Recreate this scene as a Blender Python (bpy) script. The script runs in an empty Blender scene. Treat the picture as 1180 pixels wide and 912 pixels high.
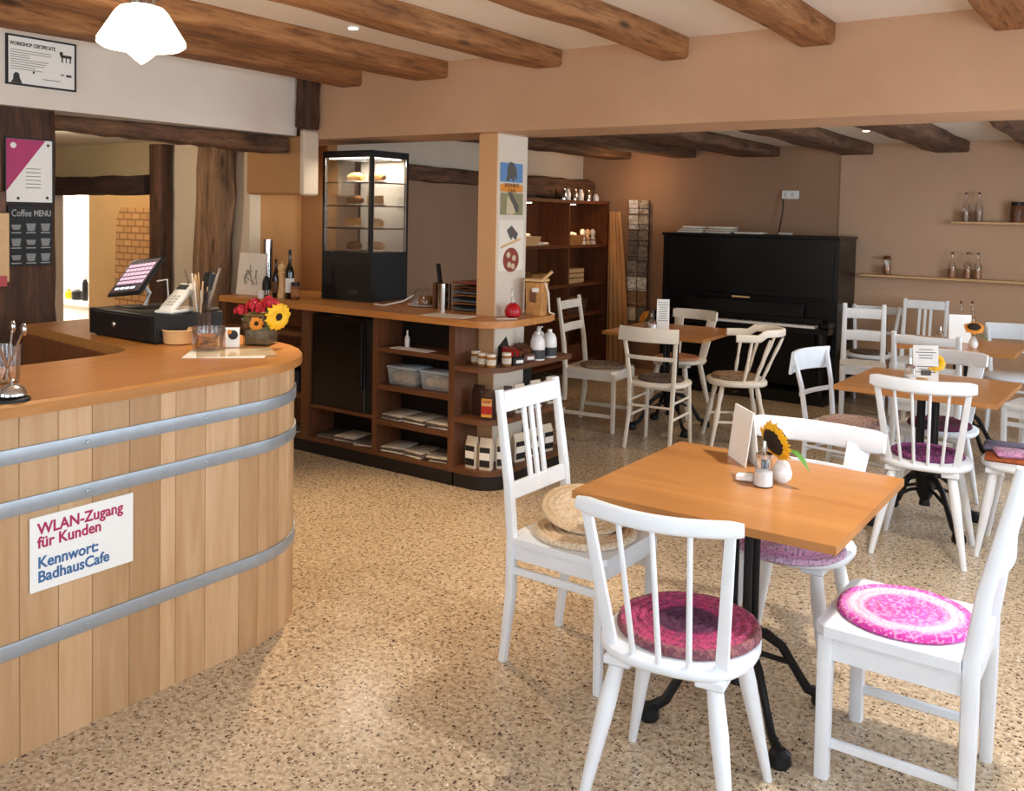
import bpy, bmesh, math, random
from mathutils import Vector, Matrix
random.seed(7)
PI = math.pi
SC = bpy.context.scene
COL = SC.collection

# ---------------------------------------------------------------- camera
F, Y0, YAW, PITCH, ROLL, EYE = 1068.657, 295.80, 0.604357, 0.0445565, 0.0202180, 1.6
fw = Vector((-math.sin(YAW)*math.cos(PITCH), math.cos(YAW)*math.cos(PITCH), -math.sin(PITCH)))
rt = Vector((math.cos(YAW), math.sin(YAW), 0)); up = rt.cross(fw)
r2 = rt*math.cos(ROLL)+up*math.sin(ROLL); u2 = -rt*math.sin(ROLL)+up*math.cos(ROLL)
cam_d = bpy.data.cameras.new('camera'); cam = bpy.data.objects.new('camera', cam_d); COL.objects.link(cam)
cam.matrix_world = Matrix(((r2.x, u2.x, -fw.x, 0), (r2.y, u2.y, -fw.y, 0), (r2.z, u2.z, -fw.z, EYE), (0, 0, 0, 1)))
cam_d.sensor_fit = 'HORIZONTAL'; cam_d.sensor_width = 36; cam_d.lens = F/1180*36
cam_d.shift_y = -(456-Y0)/1180; cam_d.clip_start = 0.02
SC.camera = cam

def pt(x, y, ax, v):
    """the point of the plane (axis ax = v) seen at photograph pixel x, y"""
    d = r2*((x-590)/F)-u2*((y-Y0)/F)+fw; o = Vector((0, 0, EYE))
    return o+d*((v-o[ax])/d[ax])
def atX(x, y, v): return pt(x, y, 0, v)
def atY(x, y, v): return pt(x, y, 1, v)
def atZ(x, y, v): return pt(x, y, 2, v)

# ---------------------------------------------------------------- materials
def lin(h):
    h = h.lstrip('#'); c = [int(h[i:i+2], 16)/255 for i in (0, 2, 4)]
    return tuple(((v+0.055)/1.055)**2.4 if v > 0.04045 else v/12.92 for v in c)+(1,)
class NT:
    def __init__(s, name):
        s.m = bpy.data.materials.new(name); s.m.use_nodes = True; s.t = s.m.node_tree
        s.b = s.t.nodes['Principled BSDF']
    def n(s, typ, **kw):
        n = s.t.nodes.new(typ)
        for k, v in kw.items():
            if k in n.inputs: n.inputs[k].default_value = v
            else: setattr(n, k, v)
        return n
    def l(s, a, b): s.t.links.new(a, b)
def ramp(t, stops, interp='LINEAR'):
    r = t.n('ShaderNodeValToRGB'); cr = r.color_ramp; cr.interpolation = interp
    while len(cr.elements) < len(stops): cr.elements.new(0.5)
    for e, (p, c) in zip(cr.elements, stops):
        e.position = p; e.color = lin(c) if isinstance(c, str) else c
    return r
def mapping(t, scale=(1, 1, 1), coord='Object', rot=(0, 0, 0)):
    tc = t.n('ShaderNodeTexCoord'); mp = t.n('ShaderNodeMapping')
    mp.inputs['Scale'].default_value = scale; mp.inputs['Rotation'].default_value = rot
    t.l(tc.outputs[coord], mp.inputs['Vector']); return mp
def bump(t, src, strength=0.2, dist=0.01):
    b = t.n('ShaderNodeBump'); b.inputs['Strength'].default_value = strength; b.inputs['Distance'].default_value = dist
    t.l(src, b.inputs['Height']); t.l(b.outputs[0], t.b.inputs['Normal'])
def plain(name, c, rough=0.5, metal=0.0, var=0.0, vscale=6, trans=0, ior=1.45, alpha=1, emit=0, coat=0):
    t = NT(name); b = t.b
    b.inputs['Roughness'].default_value = rough; b.inputs['Metallic'].default_value = metal
    b.inputs['Base Color'].default_value = lin(c); b.inputs['IOR'].default_value = ior
    b.inputs['Transmission Weight'].default_value = trans; b.inputs['Alpha'].default_value = alpha
    b.inputs['Coat Weight'].default_value = coat
    if emit: b.inputs['Emission Color'].default_value = lin(c); b.inputs['Emission Strength'].default_value = emit
    if var:
        mp = mapping(t); nz = t.n('ShaderNodeTexNoise', Scale=vscale, Detail=5.0); t.l(mp.outputs[0], nz.inputs['Vector'])
        c0 = lin(c); r = ramp(t, [(0.3, tuple(v*(1-var) for v in c0[:3])+(1,)), (0.7, tuple(min(1, v*(1+var)) for v in c0[:3])+(1,))])
        t.l(nz.outputs['Fac'], r.inputs[0]); t.l(r.outputs[0], b.inputs['Base Color'])
    return t.m
def wood(name, c1, c2, axis=0, rough=0.45, scale=1.0, bmp=0.08, attr=False, dark=None, stretch=14, old=False):
    t = NT(name); s = [stretch*scale]*3; s[axis] = 1.2*scale
    mp = mapping(t, tuple(s)); nz = t.n('ShaderNodeTexNoise', Scale=1.6, Detail=9.0, Roughness=0.62, Distortion=0.6)
    t.l(mp.outputs[0], nz.inputs['Vector'])
    st = [(0.28, c2), (0.68, c1)]
    if dark: st = [(0.2, dark), (0.42, c2), (0.68, c1)]
    r = ramp(t, st); t.l(nz.outputs['Fac'], r.inputs[0]); out = r.outputs[0]
    hsrc = nz.outputs['Fac']
    if old:   # weathered surface: fine fibres, cracks and worm-eaten pits
        s2 = [60.0*scale]*3; s2[axis] = 5.0*scale; mp2 = mapping(t, tuple(s2)); n2 = t.n('ShaderNodeTexNoise', Scale=1.0, Detail=8.0, Roughness=0.7); t.l(mp2.outputs[0], n2.inputs['Vector'])
        r2_ = ramp(t, [(0.30, '#6e5a48'), (0.5, '#e4dcd4'), (0.75, '#ffffff')]); t.l(n2.outputs['Fac'], r2_.inputs[0])
        m2 = t.n('ShaderNodeMixRGB', blend_type='MULTIPLY', Fac=0.85); t.l(out, m2.inputs[1]); t.l(r2_.outputs[0], m2.inputs[2]); out = m2.outputs[0]
        s3 = [7.0*scale]*3; s3[axis] = 2.0*scale; mp3 = mapping(t, tuple(s3)); v3 = t.n('ShaderNodeTexVoronoi', Scale=1.0); t.l(mp3.outputs[0], v3.inputs['Vector'])
        r3 = ramp(t, [(0.05, '#3a2416'), (0.16, '#ffffff')]); t.l(v3.outputs['Distance'], r3.inputs[0])
        m3 = t.n('ShaderNodeMixRGB', blend_type='MULTIPLY', Fac=0.8); t.l(out, m3.inputs[1]); t.l(r3.outputs[0], m3.inputs[2]); out = m3.outputs[0]
        ad = t.n('ShaderNodeMath', operation='ADD'); t.l(nz.outputs['Fac'], ad.inputs[0]); t.l(n2.outputs['Fac'], ad.inputs[1]); hsrc = ad.outputs[0]; bmp *= 1.4
    if attr:
        a = t.n('ShaderNodeAttribute', attribute_name='tint'); mx = t.n('ShaderNodeMixRGB', blend_type='MULTIPLY', Fac=1.0)
        t.l(out, mx.inputs[1]); t.l(a.outputs['Color'], mx.inputs[2]); out = mx.outputs[0]
    t.l(out, t.b.inputs['Base Color']); t.b.inputs['Roughness'].default_value = rough
    bump(t, hsrc, bmp, 0.006 if old else 0.004)
    return t.m
def plaster(name, c1, c2, scale=1.3, rough=0.9, fine=0.25):
    t = NT(name); mp = mapping(t, coord='Object')
    nz = t.n('ShaderNodeTexNoise', Scale=scale, Detail=7.0, Roughness=0.6); t.l(mp.outputs[0], nz.inputs['Vector'])
    r = ramp(t, [(0.3, c2), (0.7, c1)]); t.l(nz.outputs['Fac'], r.inputs[0]); t.l(r.outputs[0], t.b.inputs['Base Color'])
    n2 = t.n('ShaderNodeTexNoise', Scale=45.0, Detail=6.0); t.l(mp.outputs[0], n2.inputs['Vector']); bump(t, n2.outputs['Fac'], fine, 0.004)
    t.b.inputs['Roughness'].default_value = rough
    return t.m
def terrazzo():
    t = NT('terrazzo'); mp = mapping(t)
    big = t.n('ShaderNodeTexNoise', Scale=1.1, Detail=4.0); t.l(mp.outputs[0], big.inputs['Vector'])
    base = ramp(t, [(0.3, '#bfab90'), (0.7, '#cfbba0')]); t.l(big.outputs['Fac'], base.inputs[0])
    med = t.n('ShaderNodeTexNoise', Scale=55.0, Detail=3.0); t.l(mp.outputs[0], med.inputs['Vector'])
    mr = ramp(t, [(0.35, '#b8b0a6'), (0.6, '#ffffff')]); t.l(med.outputs['Fac'], mr.inputs[0])
    m1 = t.n('ShaderNodeMixRGB', blend_type='MULTIPLY', Fac=0.75); t.l(base.outputs[0], m1.inputs[1]); t.l(mr.outputs[0], m1.inputs[2])
    out = m1.outputs[0]
    wob = t.n('ShaderNodeTexNoise', Scale=80.0, Detail=2.0); t.l(mp.outputs[0], wob.inputs['Vector'])
    wm = t.n('ShaderNodeMixRGB', blend_type='ADD', Fac=0.03); t.l(mp.outputs[0], wm.inputs[1]); t.l(wob.outputs['Color'], wm.inputs[2])
    for sc, lo, hi, col, k in ((72, 0.28, 0.36, '#33251b', 0.36), (50, 0.22, 0.31, '#463224', 0.28), (58, 0.28, 0.38, '#8d7458', 0.32), (85, 0.2, 0.3, '#efe3d0', 0.28)):
        v = t.n('ShaderNodeTexVoronoi', Scale=float(sc)); t.l(wm.outputs[0], v.inputs['Vector'])
        r = ramp(t, [(lo, '#ffffff'), (hi, '#000000')]); t.l(v.outputs['Distance'], r.inputs[0])
        sep = t.n('ShaderNodeSeparateColor'); t.l(v.outputs['Color'], sep.inputs[0])
        th = t.n('ShaderNodeMath', operation='LESS_THAN'); th.inputs[1].default_value = k; t.l(sep.outputs[0], th.inputs[0])
        mu = t.n('ShaderNodeMath', operation='MULTIPLY'); t.l(r.outputs[0], mu.inputs[0]); t.l(th.outputs[0], mu.inputs[1])
        mx = t.n('ShaderNodeMixRGB'); t.l(mu.outputs[0], mx.inputs[0]); t.l(out, mx.inputs[1]); mx.inputs[2].default_value = lin(col); out = mx.outputs[0]
    t.l(out, t.b.inputs['Base Color'])
    rr = ramp(t, [(0.3, (0.16,)*3+(1,)), (0.7, (0.28,)*3+(1,))]); t.l(big.outputs['Fac'], rr.inputs[0]); t.l(rr.outputs[0], t.b.inputs['Roughness'])
    return t.m
def braided(name, bands, c2, speck=0.5, vs=130):
    """concentric braided rag rings: bands = [(radius, colour)...] by distance from the cushion's centre"""
    t = NT(name); mp = mapping(t)
    sx = t.n('ShaderNodeSeparateXYZ'); t.l(mp.outputs[0], sx.inputs[0])
    cb = t.n('ShaderNodeCombineXYZ'); t.l(sx.outputs[0], cb.inputs[0]); t.l(sx.outputs[1], cb.inputs[1])
    ln = t.n('ShaderNodeVectorMath', operation='LENGTH'); t.l(cb.outputs[0], ln.inputs[0])
    wn = t.n('ShaderNodeTexNoise', Scale=9.0, Detail=3.0); t.l(mp.outputs[0], wn.inputs['Vector'])
    ad = t.n('ShaderNodeMath', operation='MULTIPLY_ADD'); t.l(wn.outputs['Fac'], ad.inputs[0]); ad.inputs[1].default_value = 0.04; t.l(ln.outputs['Value'], ad.inputs[2])
    sc = t.n('ShaderNodeMath', operation='MULTIPLY'); t.l(ad.outputs[0], sc.inputs[0]); sc.inputs[1].default_value = 4.0
    r = ramp(t, [(p*4+0.08, c) for p, c in bands]); t.l(sc.outputs[0], r.inputs[0])
    v = t.n('ShaderNodeTexVoronoi', Scale=float(vs)); t.l(mp.outputs[0], v.inputs['Vector'])
    sep = t.n('ShaderNodeSeparateColor'); t.l(v.outputs['Color'], sep.inputs[0])
    th = t.n('ShaderNodeMath', operation='LESS_THAN'); th.inputs[1].default_value = speck; t.l(sep.outputs[0], th.inputs[0])
    fm = t.n('ShaderNodeMath', operation='MULTIPLY'); fm.inputs[1].default_value = 0.6; t.l(th.outputs[0], fm.inputs[0])
    mx = t.n('ShaderNodeMixRGB'); t.l(fm.outputs[0], mx.inputs[0]); t.l(r.outputs[0], mx.inputs[1]); mx.inputs[2].default_value = lin(c2)
    t.l(mx.outputs[0], t.b.inputs['Base Color']); t.b.inputs['Roughness'].default_value = 0.95
    bump(t, v.outputs['Distance'], 0.6, 0.006)
    return t.m
def stripes(name, cols, axis=2, scale=1.0, rough=0.5):
    t = NT(name); mp = mapping(t, coord='Generated'); sx = t.n('ShaderNodeSeparateXYZ'); t.l(mp.outputs[0], sx.inputs[0])
    r = ramp(t, cols, 'CONSTANT'); t.l(sx.outputs[axis], r.inputs[0]); t.l(r.outputs[0], t.b.inputs['Base Color'])
    t.b.inputs['Roughness'].default_value = rough; return t.m
def glass(name='clear_glass', c='#ffffff', rough=0.02):
    """thin clear glass: mostly see-through with a fresnel gloss"""
    t = NT(name); nt = t.t; out = nt.nodes['Material Output']; nt.nodes.remove(t.b)
    tr = t.n('ShaderNodeBsdfTransparent'); tr.inputs[0].default_value = lin(c)
    gl = t.n('ShaderNodeBsdfGlossy'); gl.inputs['Roughness'].default_value = rough
    lw = t.n('ShaderNodeLayerWeight'); lw.inputs[0].default_value = 0.35
    ma = t.n('ShaderNodeMath', operation='MULTIPLY_ADD'); t.l(lw.outputs['Fresnel'], ma.inputs[0]); ma.inputs[1].default_value = 0.55; ma.inputs[2].default_value = 0.03
    mx = t.n('ShaderNodeMixShader'); t.l(ma.outputs[0], mx.inputs[0]); t.l(tr.outputs[0], mx.inputs[1]); t.l(gl.outputs[0], mx.inputs[2]); t.l(mx.outputs[0], out.inputs[0])
    return t.m
def emis(name, c, s):
    t = NT(name); t.b.inputs['Base Color'].default_value = lin(c)
    t.b.inputs['Emission Color'].default_value = lin(c); t.b.inputs['Emission Strength'].default_value = s; return t.m

M = dict(
 white=plain('white_paint', '#e4e8ec', 0.38, var=0.03, vscale=12), cream=plain('cream_paint', '#e9dfce', 0.5, var=0.05, vscale=9),
 plaster=plaster('tan_clay_plaster', '#cba584', '#bd9674'), plaster_dim=plaster('dimmed_clay_plaster', '#a9866a', '#9b785c', 0.9), plasterp=plaster('light_brown_clay_plaster', '#cba88a', '#bf9c7e', 0.9),  # back room walls: same clay plaster, the dimmer light there mixed into its colour
 pier=plaster('orange_clay_plaster', '#bb8b5a', '#aa7a4a'), whitep=plaster('white_lime_plaster', '#ece3d8', '#ddd2c4'),
 offwhite=plaster('off_white_plaster', '#d9c8b2', '#cdbba2'), ceil=plaster('ceiling_plaster', '#efe6da', '#e4dacb', 0.8),
 beamw=wood('old_beam_wood', '#c08c5a', '#9c6a3e', 1, 0.75, 1.0, 0.5, dark='#53311a', stretch=9, old=True),
 beamd=wood('dark_beam_wood', '#8a6448', '#5f432e', 1, 0.8, 1.0, 0.5, dark='#1d120c', stretch=9, old=True),
 timber=wood('dark_post_timber', '#6c472f', '#452b18', 2, 0.7, 1.0, 0.5, dark='#170d07', stretch=8, old=True),
 timberg=wood('grey_brown_timber', '#a88667', '#7c5f47', 2, 0.8, 1.0, 0.6, dark='#33241a', stretch=7, old=True),
 timberx=wood('dark_lintel_timber', '#4a3122', '#2c1b12', 0, 0.8, 1.0, 0.5, dark='#160d08', stretch=8, old=True),
 stave=wood('pale_barrel_stave', '#cfae88', '#bb9368', 2, 0.5, 1.0, 0.06, attr=True),
 top=wood('honey_worktop', '#c08446', '#aa6e34', 1, 0.35, 0.9, 0.04), topx=wood('honey_worktop_along', '#c88b4c', '#b0733a', 0, 0.35, 0.9, 0.04),
 edge=wood('worktop_edge', '#c99f6d', '#b58a58', 1, 0.4, 0.9, 0.04),
 tablew=wood('oiled_table_wood', '#bd834a', '#a66d38', 0, 0.3, 0.55, 0.03, attr=True, stretch=10),
 shelfw=wood('brown_shelf_wood', '#6f462a', '#54321c', 0, 0.5, 1.0, 0.05), shelfz=wood('brown_upright_wood', '#6f462a', '#54321c', 2, 0.5, 1.0, 0.05),
 cabw=wood('red_brown_cabinet_wood', '#7c4828', '#5c3018', 2, 0.45, 1.0, 0.05),
 steel=plain('galvanised_steel', '#a9b2ba', 0.42, 0.6, var=0.05, vscale=25), chrome=plain('chrome', '#d8d8d8', 0.15, 1.0),
 iron=plain('black_cast_iron', '#141416', 0.45, 0.3), black=plain('black_lacquer', '#09090a', 0.32), blackm=plain('matte_black', '#121213', 0.5),
 blackw=plain('black_plinth', '#17120f', 0.6), paper=plain('white_paper', '#f2f1ec', 0.7), news=plain('newsprint', '#cfc6b8', 0.9, var=0.25, vscale=60),
 newsd=plain('dark_printed_paper', '#5b5450', 0.8, var=0.5, vscale=50), glass=glass(), amber=plain('amber_liquid', '#c98a5e', 0.2, trans=0.2),
 darkglass=plain('dark_green_bottle_glass', '#16140e', 0.08, coat=0.6), red=plain('red_gloss', '#b3121c', 0.3), pink=plain('magenta_print', '#b03068', 0.5),
 blue=plain('blue_print', '#3f6a9a', 0.5), plum=plain('magenta_text', '#b0285c', 0.5), slate=plain('slate_board', '#2c2e30', 0.8), chalk=plain('chalk_line', '#a9abab', 0.9),
 porcelain=plain('white_porcelain', '#f3f1ee', 0.15, coat=0.4), sugar=plain('white_sugar', '#fbfbfa', 0.9), petal=plain('yellow_petals', '#efb81c', 0.6, var=0.15, vscale=40),
 seedc=plain('dark_seed_head', '#2b1f17', 0.95), leaf=plain('green_leaf', '#4b7a2c', 0.5, var=0.2), rose=plain('red_rose_petals', '#b01a2a', 0.55, var=0.25, vscale=60),
 orange=plain('orange_petals', '#d98a2c', 0.6), lwood=plain('light_turned_wood', '#d9b07c', 0.45, var=0.08, vscale=20), wicker=plain('tan_wicker', '#a9753f', 0.8, var=0.35, vscale=60),
 card=plain('card_terminal_grey', '#e3e0da', 0.4), dkgrey=plain('dark_grey_plastic', '#3a3c3f', 0.45), pastry=plain('baked_pastry', '#d8a25c', 0.7, var=0.3, vscale=40),
 cakeb=plain('brown_cake', '#8a5a30', 0.8, var=0.3, vscale=40), plate=plain('white_plate', '#efece6', 0.2), plastic=plain('frosted_plastic', '#cfdbe4', 0.25, trans=0.5), crumbs=plain('biscuit_contents', '#b59a70', 0.9, var=0.3, vscale=30),
 cloth=plain('white_cloth', '#e6dccb', 0.9), drape=plain('tan_drape_cloth', '#d0a06a', 0.9, var=0.06, vscale=8), lamp=emis('lit_opal_glass', '#fff3dc', 7.0), spot=emis('lit_spot_lens', '#ffe9c8', 14.0),
 led=emis('led_strip', '#fff4e2', 6.0), sky=emis('daylight_sky', '#dfeaff', 3.0), brick=None)

# ---------------------------------------------------------------- mesh builder
def rrect(w, h, r=0.25, n=3):
    r *= min(w, h); pts = []
    for cx, cy, a0 in ((w/2-r, h/2-r, 0), (-w/2+r, h/2-r, PI/2), (-w/2+r, -h/2+r, PI), (w/2-r, -h/2+r, 1.5*PI)):
        for k in range(n): a = a0+PI/2*k/(n-1); pts.append((cx+r*math.cos(a), cy+r*math.sin(a)))
    return pts
def circ(r, n=12): return [(r*math.cos(2*PI*k/n), r*math.sin(2*PI*k/n)) for k in range(n)]
class MB:
    def __init__(s): s.bm = bmesh.new(); s.tl = None
    def _tint(s, faces, c):
        if c is None: return
        if s.tl is None: s.tl = s.bm.loops.layers.float_color.new('tint')
        for f in faces:
            for l in f.loops: l[s.tl] = c
    def rings(s, rs, cap=True, closed=False, tint=None):
        vs = [[s.bm.verts.new(p) for p in r] for r in rs]; n = len(vs[0]); fs = []
        m = len(vs) if closed else len(vs)-1
        for i in range(m):
            a, b = vs[i], vs[(i+1) % len(vs)]
            for j in range(n): fs.append(s.bm.faces.new((a[j], a[(j+1) % n], b[(j+1) % n], b[j])))
        if cap and not closed: fs.append(s.bm.faces.new(vs[0][::-1])); fs.append(s.bm.faces.new(vs[-1]))
        s._tint(fs, tint); return s
    def sweep(s, pts, prof, up=(0, 0, 1), scales=None, closed=False, cap=True, tint=None):
        pts = [Vector(p) for p in pts]; rs = []; N = len(pts)
        for i, p in enumerate(pts):
            if closed: t = pts[(i+1) % N]-pts[i-1]
            else: t = pts[min(i+1, N-1)]-pts[max(i-1, 0)]
            t.normalize(); u = Vector(up); u = u-t*u.dot(t)
            if u.length < 1e-4: u = Vector((1, 0, 0))-t*t.x
            u.normalize(); sd = t.cross(u); k = scales[i] if scales else 1
            k = k if isinstance(k, tuple) else (k, k)
            rs.append([p+sd*(a*k[0])+u*(b*k[1]) for a, b in prof])
        return s.rings(rs, cap, closed, tint)
    def box(s, c, d, rot=None, bev=0.0, tint=None):
        w, l, h = d; r = min(bev, min(d)*0.45)
        zs = [(-h/2, r), (-h/2+r, 0), (h/2-r, 0), (h/2, r)] if r > 0 else [(-h/2, 0), (h/2, 0)]
        R = rot or Matrix.Identity(3); c = Vector(c); rs = []
        for z, q in zs:
            if r > 0:
                a, b = w/2-q, l/2-q; k = r-q*0.999 if q else r
                k = r*0.5 if q == 0 else r*0.3
                poly = [(a, -b+k), (a, b-k), (a-k, b), (-a+k, b), (-a, b-k), (-a, -b+k), (-a+k, -b), (a-k, -b)]
            else: poly = [(w/2, -l/2), (w/2, l/2), (-w/2, l/2), (-w/2, -l/2)]
            rs.append([c+R @ Vector((x, y, z)) for x, y in poly])
        return s.rings(rs, tint=tint)
    def span(s, a, b, bev=0.0, tint=None):
        a, b = Vector(a), Vector(b); return s.box((a+b)/2, [abs(v) for v in (b-a)], bev=bev, tint=tint)
    def bar(s, p0, p1, w, d, w1=None, d1=None, up=(0, 1, 0), r=0.2):
        return s.sweep([p0, p1], rrect(w, d, r), up, [1, ((w1 or w)/w, (d1 or d)/d)])
    def rod(s, p0, p1, r0, r1=None, n=12, mid=None):
        if mid: 
            p0, p1 = Vector(p0), Vector(p1); ps = [p0.lerp(p1, t) for t, _ in mid]; return s.sweep(ps, circ(1, n), (0.3, 1, 0.1), [k for _, k in mid])
        return s.sweep([p0, p1], circ(1, n), (0.3, 1, 0.1), [r0, r1 or r0])
    def tube(s, pts, r, n=8, closed=False): return s.sweep(pts, circ(r, n), (0.21, 0.1, 1), closed=closed)
    def lathe(s, prof, c=(0, 0, 0), n=24, sx=1, sy=1, cap=True):
        rs = [[Vector((c[0]+r*sx*math.cos(2*PI*k/n), c[1]+r*sy*math.sin(2*PI*k/n), c[2]+z)) for k in range(n)] for r, z in prof]
        return s.rings(rs, cap)
    def prism(s, poly, z0, z1, r=0.0):
        if r:
            n = len(poly); cx = sum(p[0] for p in poly)/n; cy = sum(p[1] for p in poly)/n
            def sh(q): 
                o = []
                for x, y in poly:
                    d = math.hypot(x-cx, y-cy) or 1; o.append((x-(x-cx)/d*q, y-(y-cy)/d*q))
                return o
            L = [(sh(r), z0), (poly, z0+r), (poly, z1-r), (sh(r), z1)]
        else: L = [(poly, z0), (poly, z1)]
        return s.rings([[Vector((x, y, z)) for x, y in p] for p, z in L])
    def ball(s, c, r, n=12, sz=1.0, sx=1.0, sy=1.0):
        m = n//2; return s.lathe([(max(r*math.sin(PI*k/m), r*0.02), -r*sz*math.cos(PI*k/m)) for k in range(m+1)], c, n, sx, sy)
    def poly3(s, pts): s.bm.faces.new([s.bm.verts.new(p) for p in pts]); return s
    def jitter(s, a, seed=1, f=None):
        rnd = random.Random(seed)
        for v in s.bm.verts: v.co += Vector([rnd.uniform(-a, a) for _ in range(3)])
        return s
    def xform(s, mat):
        bmesh.ops.transform(s.bm, matrix=mat, verts=s.bm.verts); return s
    def build(s, name, mat, parent=None, smooth=40, **props):
        bmesh.ops.recalc_face_normals(s.bm, faces=s.bm.faces)
        me = bpy.data.meshes.new(name); s.bm.to_mesh(me); s.bm.free()
        if smooth:
            for p in me.polygons: p.use_smooth = True
            me.set_sharp_from_angle(angle=math.radians(smooth))
        me.materials.append(mat if not isinstance(mat, str) else M[mat])
        o = bpy.data.objects.new(name, me); COL.objects.link(o)
        if parent: o.parent = parent
        for k, v in props.items(): o[k] = v
        return o
def thing(name, label, cat, loc=(0, 0, 0), rz=0, group=None):
    o = bpy.data.objects.new(name, None); COL.objects.link(o); o.location = loc; o.rotation_euler = (0, 0, rz)
    o['label'] = label; o['category'] = cat; o.empty_display_size = 0.1
    if group: o['group'] = group
    return o
def tag(o, label, cat, group=None):
    o['label'] = label; o['category'] = cat
    if group: o['group'] = group
    return o
def struct(name, mb, mat, smooth=30): return mb.build(name, mat, None, smooth, kind='structure')
def text(name, s, size, mat, parent, loc, rot, align='LEFT', extr=0.0006, sx=1.0, bold=0.0004):
    cu = bpy.data.curves.new(name, 'FONT'); cu.body = s; cu.size = size; cu.align_x = align; cu.extrude = extr; cu.offset = bold
    cu.resolution_u = 3
    tmp = bpy.data.objects.new(name, cu); COL.objects.link(tmp)
    dg = bpy.context.evaluated_depsgraph_get(); me = bpy.data.meshes.new_from_object(tmp.evaluated_get(dg)); bpy.data.objects.remove(tmp)
    me.materials.clear(); me.materials.append(M[mat]); o = bpy.data.objects.new(name, me); COL.objects.link(o)
    o.location = loc; o.rotation_euler = rot; o.scale = (sx, 1, 1)
    if parent: o.parent = parent
    return o

# ================================================================ SETTING
XR, YF, YB, ZC = 1.0, -1.6, 8.85, 2.54
struct('floor', MB().span((-13.8, YF-.1, -0.1), (XR+.1, YB+.1, 0)), terrazzo())
struct('ceiling', MB().span((-4.85, YF, ZC), (XR, 4.5, ZC+.1)), 'ceil')
struct('ceiling_back', MB().span((-5.2, 4.95, 2.315), (XR, YB, 2.42)), 'ceil')
struct('ceiling_alcove', MB().span((-9.6, YF, 2.13), (-5.2, 4.5, 2.22)), 'ceil')
hd = MB().span((-5.45, 4.5, 2.095), (XR, 4.95, 2.64)); struct('wall_header', hd, 'plaster')
pl = MB().span((-3.368, 4.5, 0), (-3.222, 4.82, 2.095), bev=0.012)
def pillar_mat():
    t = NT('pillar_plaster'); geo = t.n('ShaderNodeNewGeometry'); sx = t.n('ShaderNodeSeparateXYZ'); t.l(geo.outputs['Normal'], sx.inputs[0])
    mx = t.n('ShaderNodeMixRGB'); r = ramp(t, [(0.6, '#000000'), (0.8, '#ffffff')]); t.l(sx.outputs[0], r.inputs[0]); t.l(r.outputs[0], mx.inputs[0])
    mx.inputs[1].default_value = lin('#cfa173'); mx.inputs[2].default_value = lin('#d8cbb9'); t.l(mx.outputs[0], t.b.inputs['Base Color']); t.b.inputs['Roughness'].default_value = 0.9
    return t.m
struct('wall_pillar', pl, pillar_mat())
struct('wall_pier', MB().span((-5.45, 5.0, 0), (-5.17, 5.1, 2.3)), 'pier')
struct('wall_back', MB().span((-5.3, YB, 0), (XR+.1, YB+.1, 2.42)), 'plaster_dim')
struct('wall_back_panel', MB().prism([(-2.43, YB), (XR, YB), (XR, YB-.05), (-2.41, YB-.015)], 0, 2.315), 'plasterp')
struct('wall_back_left', MB().span((-5.3, 5.1, 0), (-5.2, YB, 2.42)), 'plaster_dim')
struct('wall_back_left_band', MB().span((-5.2, 5.1, 2.0), (-5.185, YB, 2.315)), 'offwhite')
struct('wall_pier_side', MB().span((-5.55, 4.6, 0), (-5.45, 5.1, 2.3)), 'pier')
# wall on the kitchen side: infill panel, over-door panel, door jamb
struct('wall_kitchen', MB().span((-6.42, 4.5, 0), (-5.45, 4.6, 2.13)), 'offwhite')
struct('wall_kitchen_above', MB().span((-9.6, 4.5, 1.86), (-6.42, 4.6, 2.13)), plaster('olive_clay_plaster', '#c2ad86', '#b39e78'))
struct('wall_kitchen_jamb', MB().span((-8.6, 4.5, 0), (-8.12, 4.6, 1.86)), 'offwhite')
struct('wall_bar_left', MB().span((-9.6, YF, 0), (-9.5, 4.6, 2.2)), 'plaster')
so = MB().span((-5.2, YF, 2.112), (-4.85, 4.40, ZC+.02)); struct('wall_soffit', so, 'whitep')
struct('wall_lump', MB().span((-5.33, 4.37, 1.71), (-4.775, 4.499, 2.11), bev=0.015), 'pier')
struct('wall_lump_lit_edge', MB().span((-4.775, 4.36, 1.705), (-4.735, 4.499, 2.15), bev=0.012), 'offwhite')  # pale strip paints the lit side of the lump into its colour
# right and front walls with window openings
def wall_with_windows(name, axis, v, a0, a1, wins, z0, z1, th, ztop):
    """axis 0: wall in the plane X=v running along Y; axis 1: plane Y=v running along X"""
    mb = MB(); 
    def bx(p, q, zz0, zz1):
        if axis == 0: mb.span((v, p, zz0), (v+th, q, zz1))
        else: mb.span((p, v, zz0), (q, v+th, zz1))
    e = a0
    for w0, w1 in wins: bx(e, w0, 0, ztop); bx(w0, w1, 0, z0); bx(w0, w1, z1, ztop); e = w1
    bx(e, a1, 0, ztop); struct(name, mb, 'plaster')
W_RIGHT = [(-1.0, 0.6), (1.2, 2.9), (3.4, 4.4), (5.5, 7.0)]
W_FRONT = [(-4.2, -2.4), (-1.9, 0.4)]
wall_with_windows('wall_right', 0, XR, YF, YB, W_RIGHT, 0.75, 2.1, 0.25, 2.6)
wall_with_windows('wall_front', 1, YF-.25, -9.6, XR+.25, W_FRONT, 0.6, 2.2, 0.25, 2.6)
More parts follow.
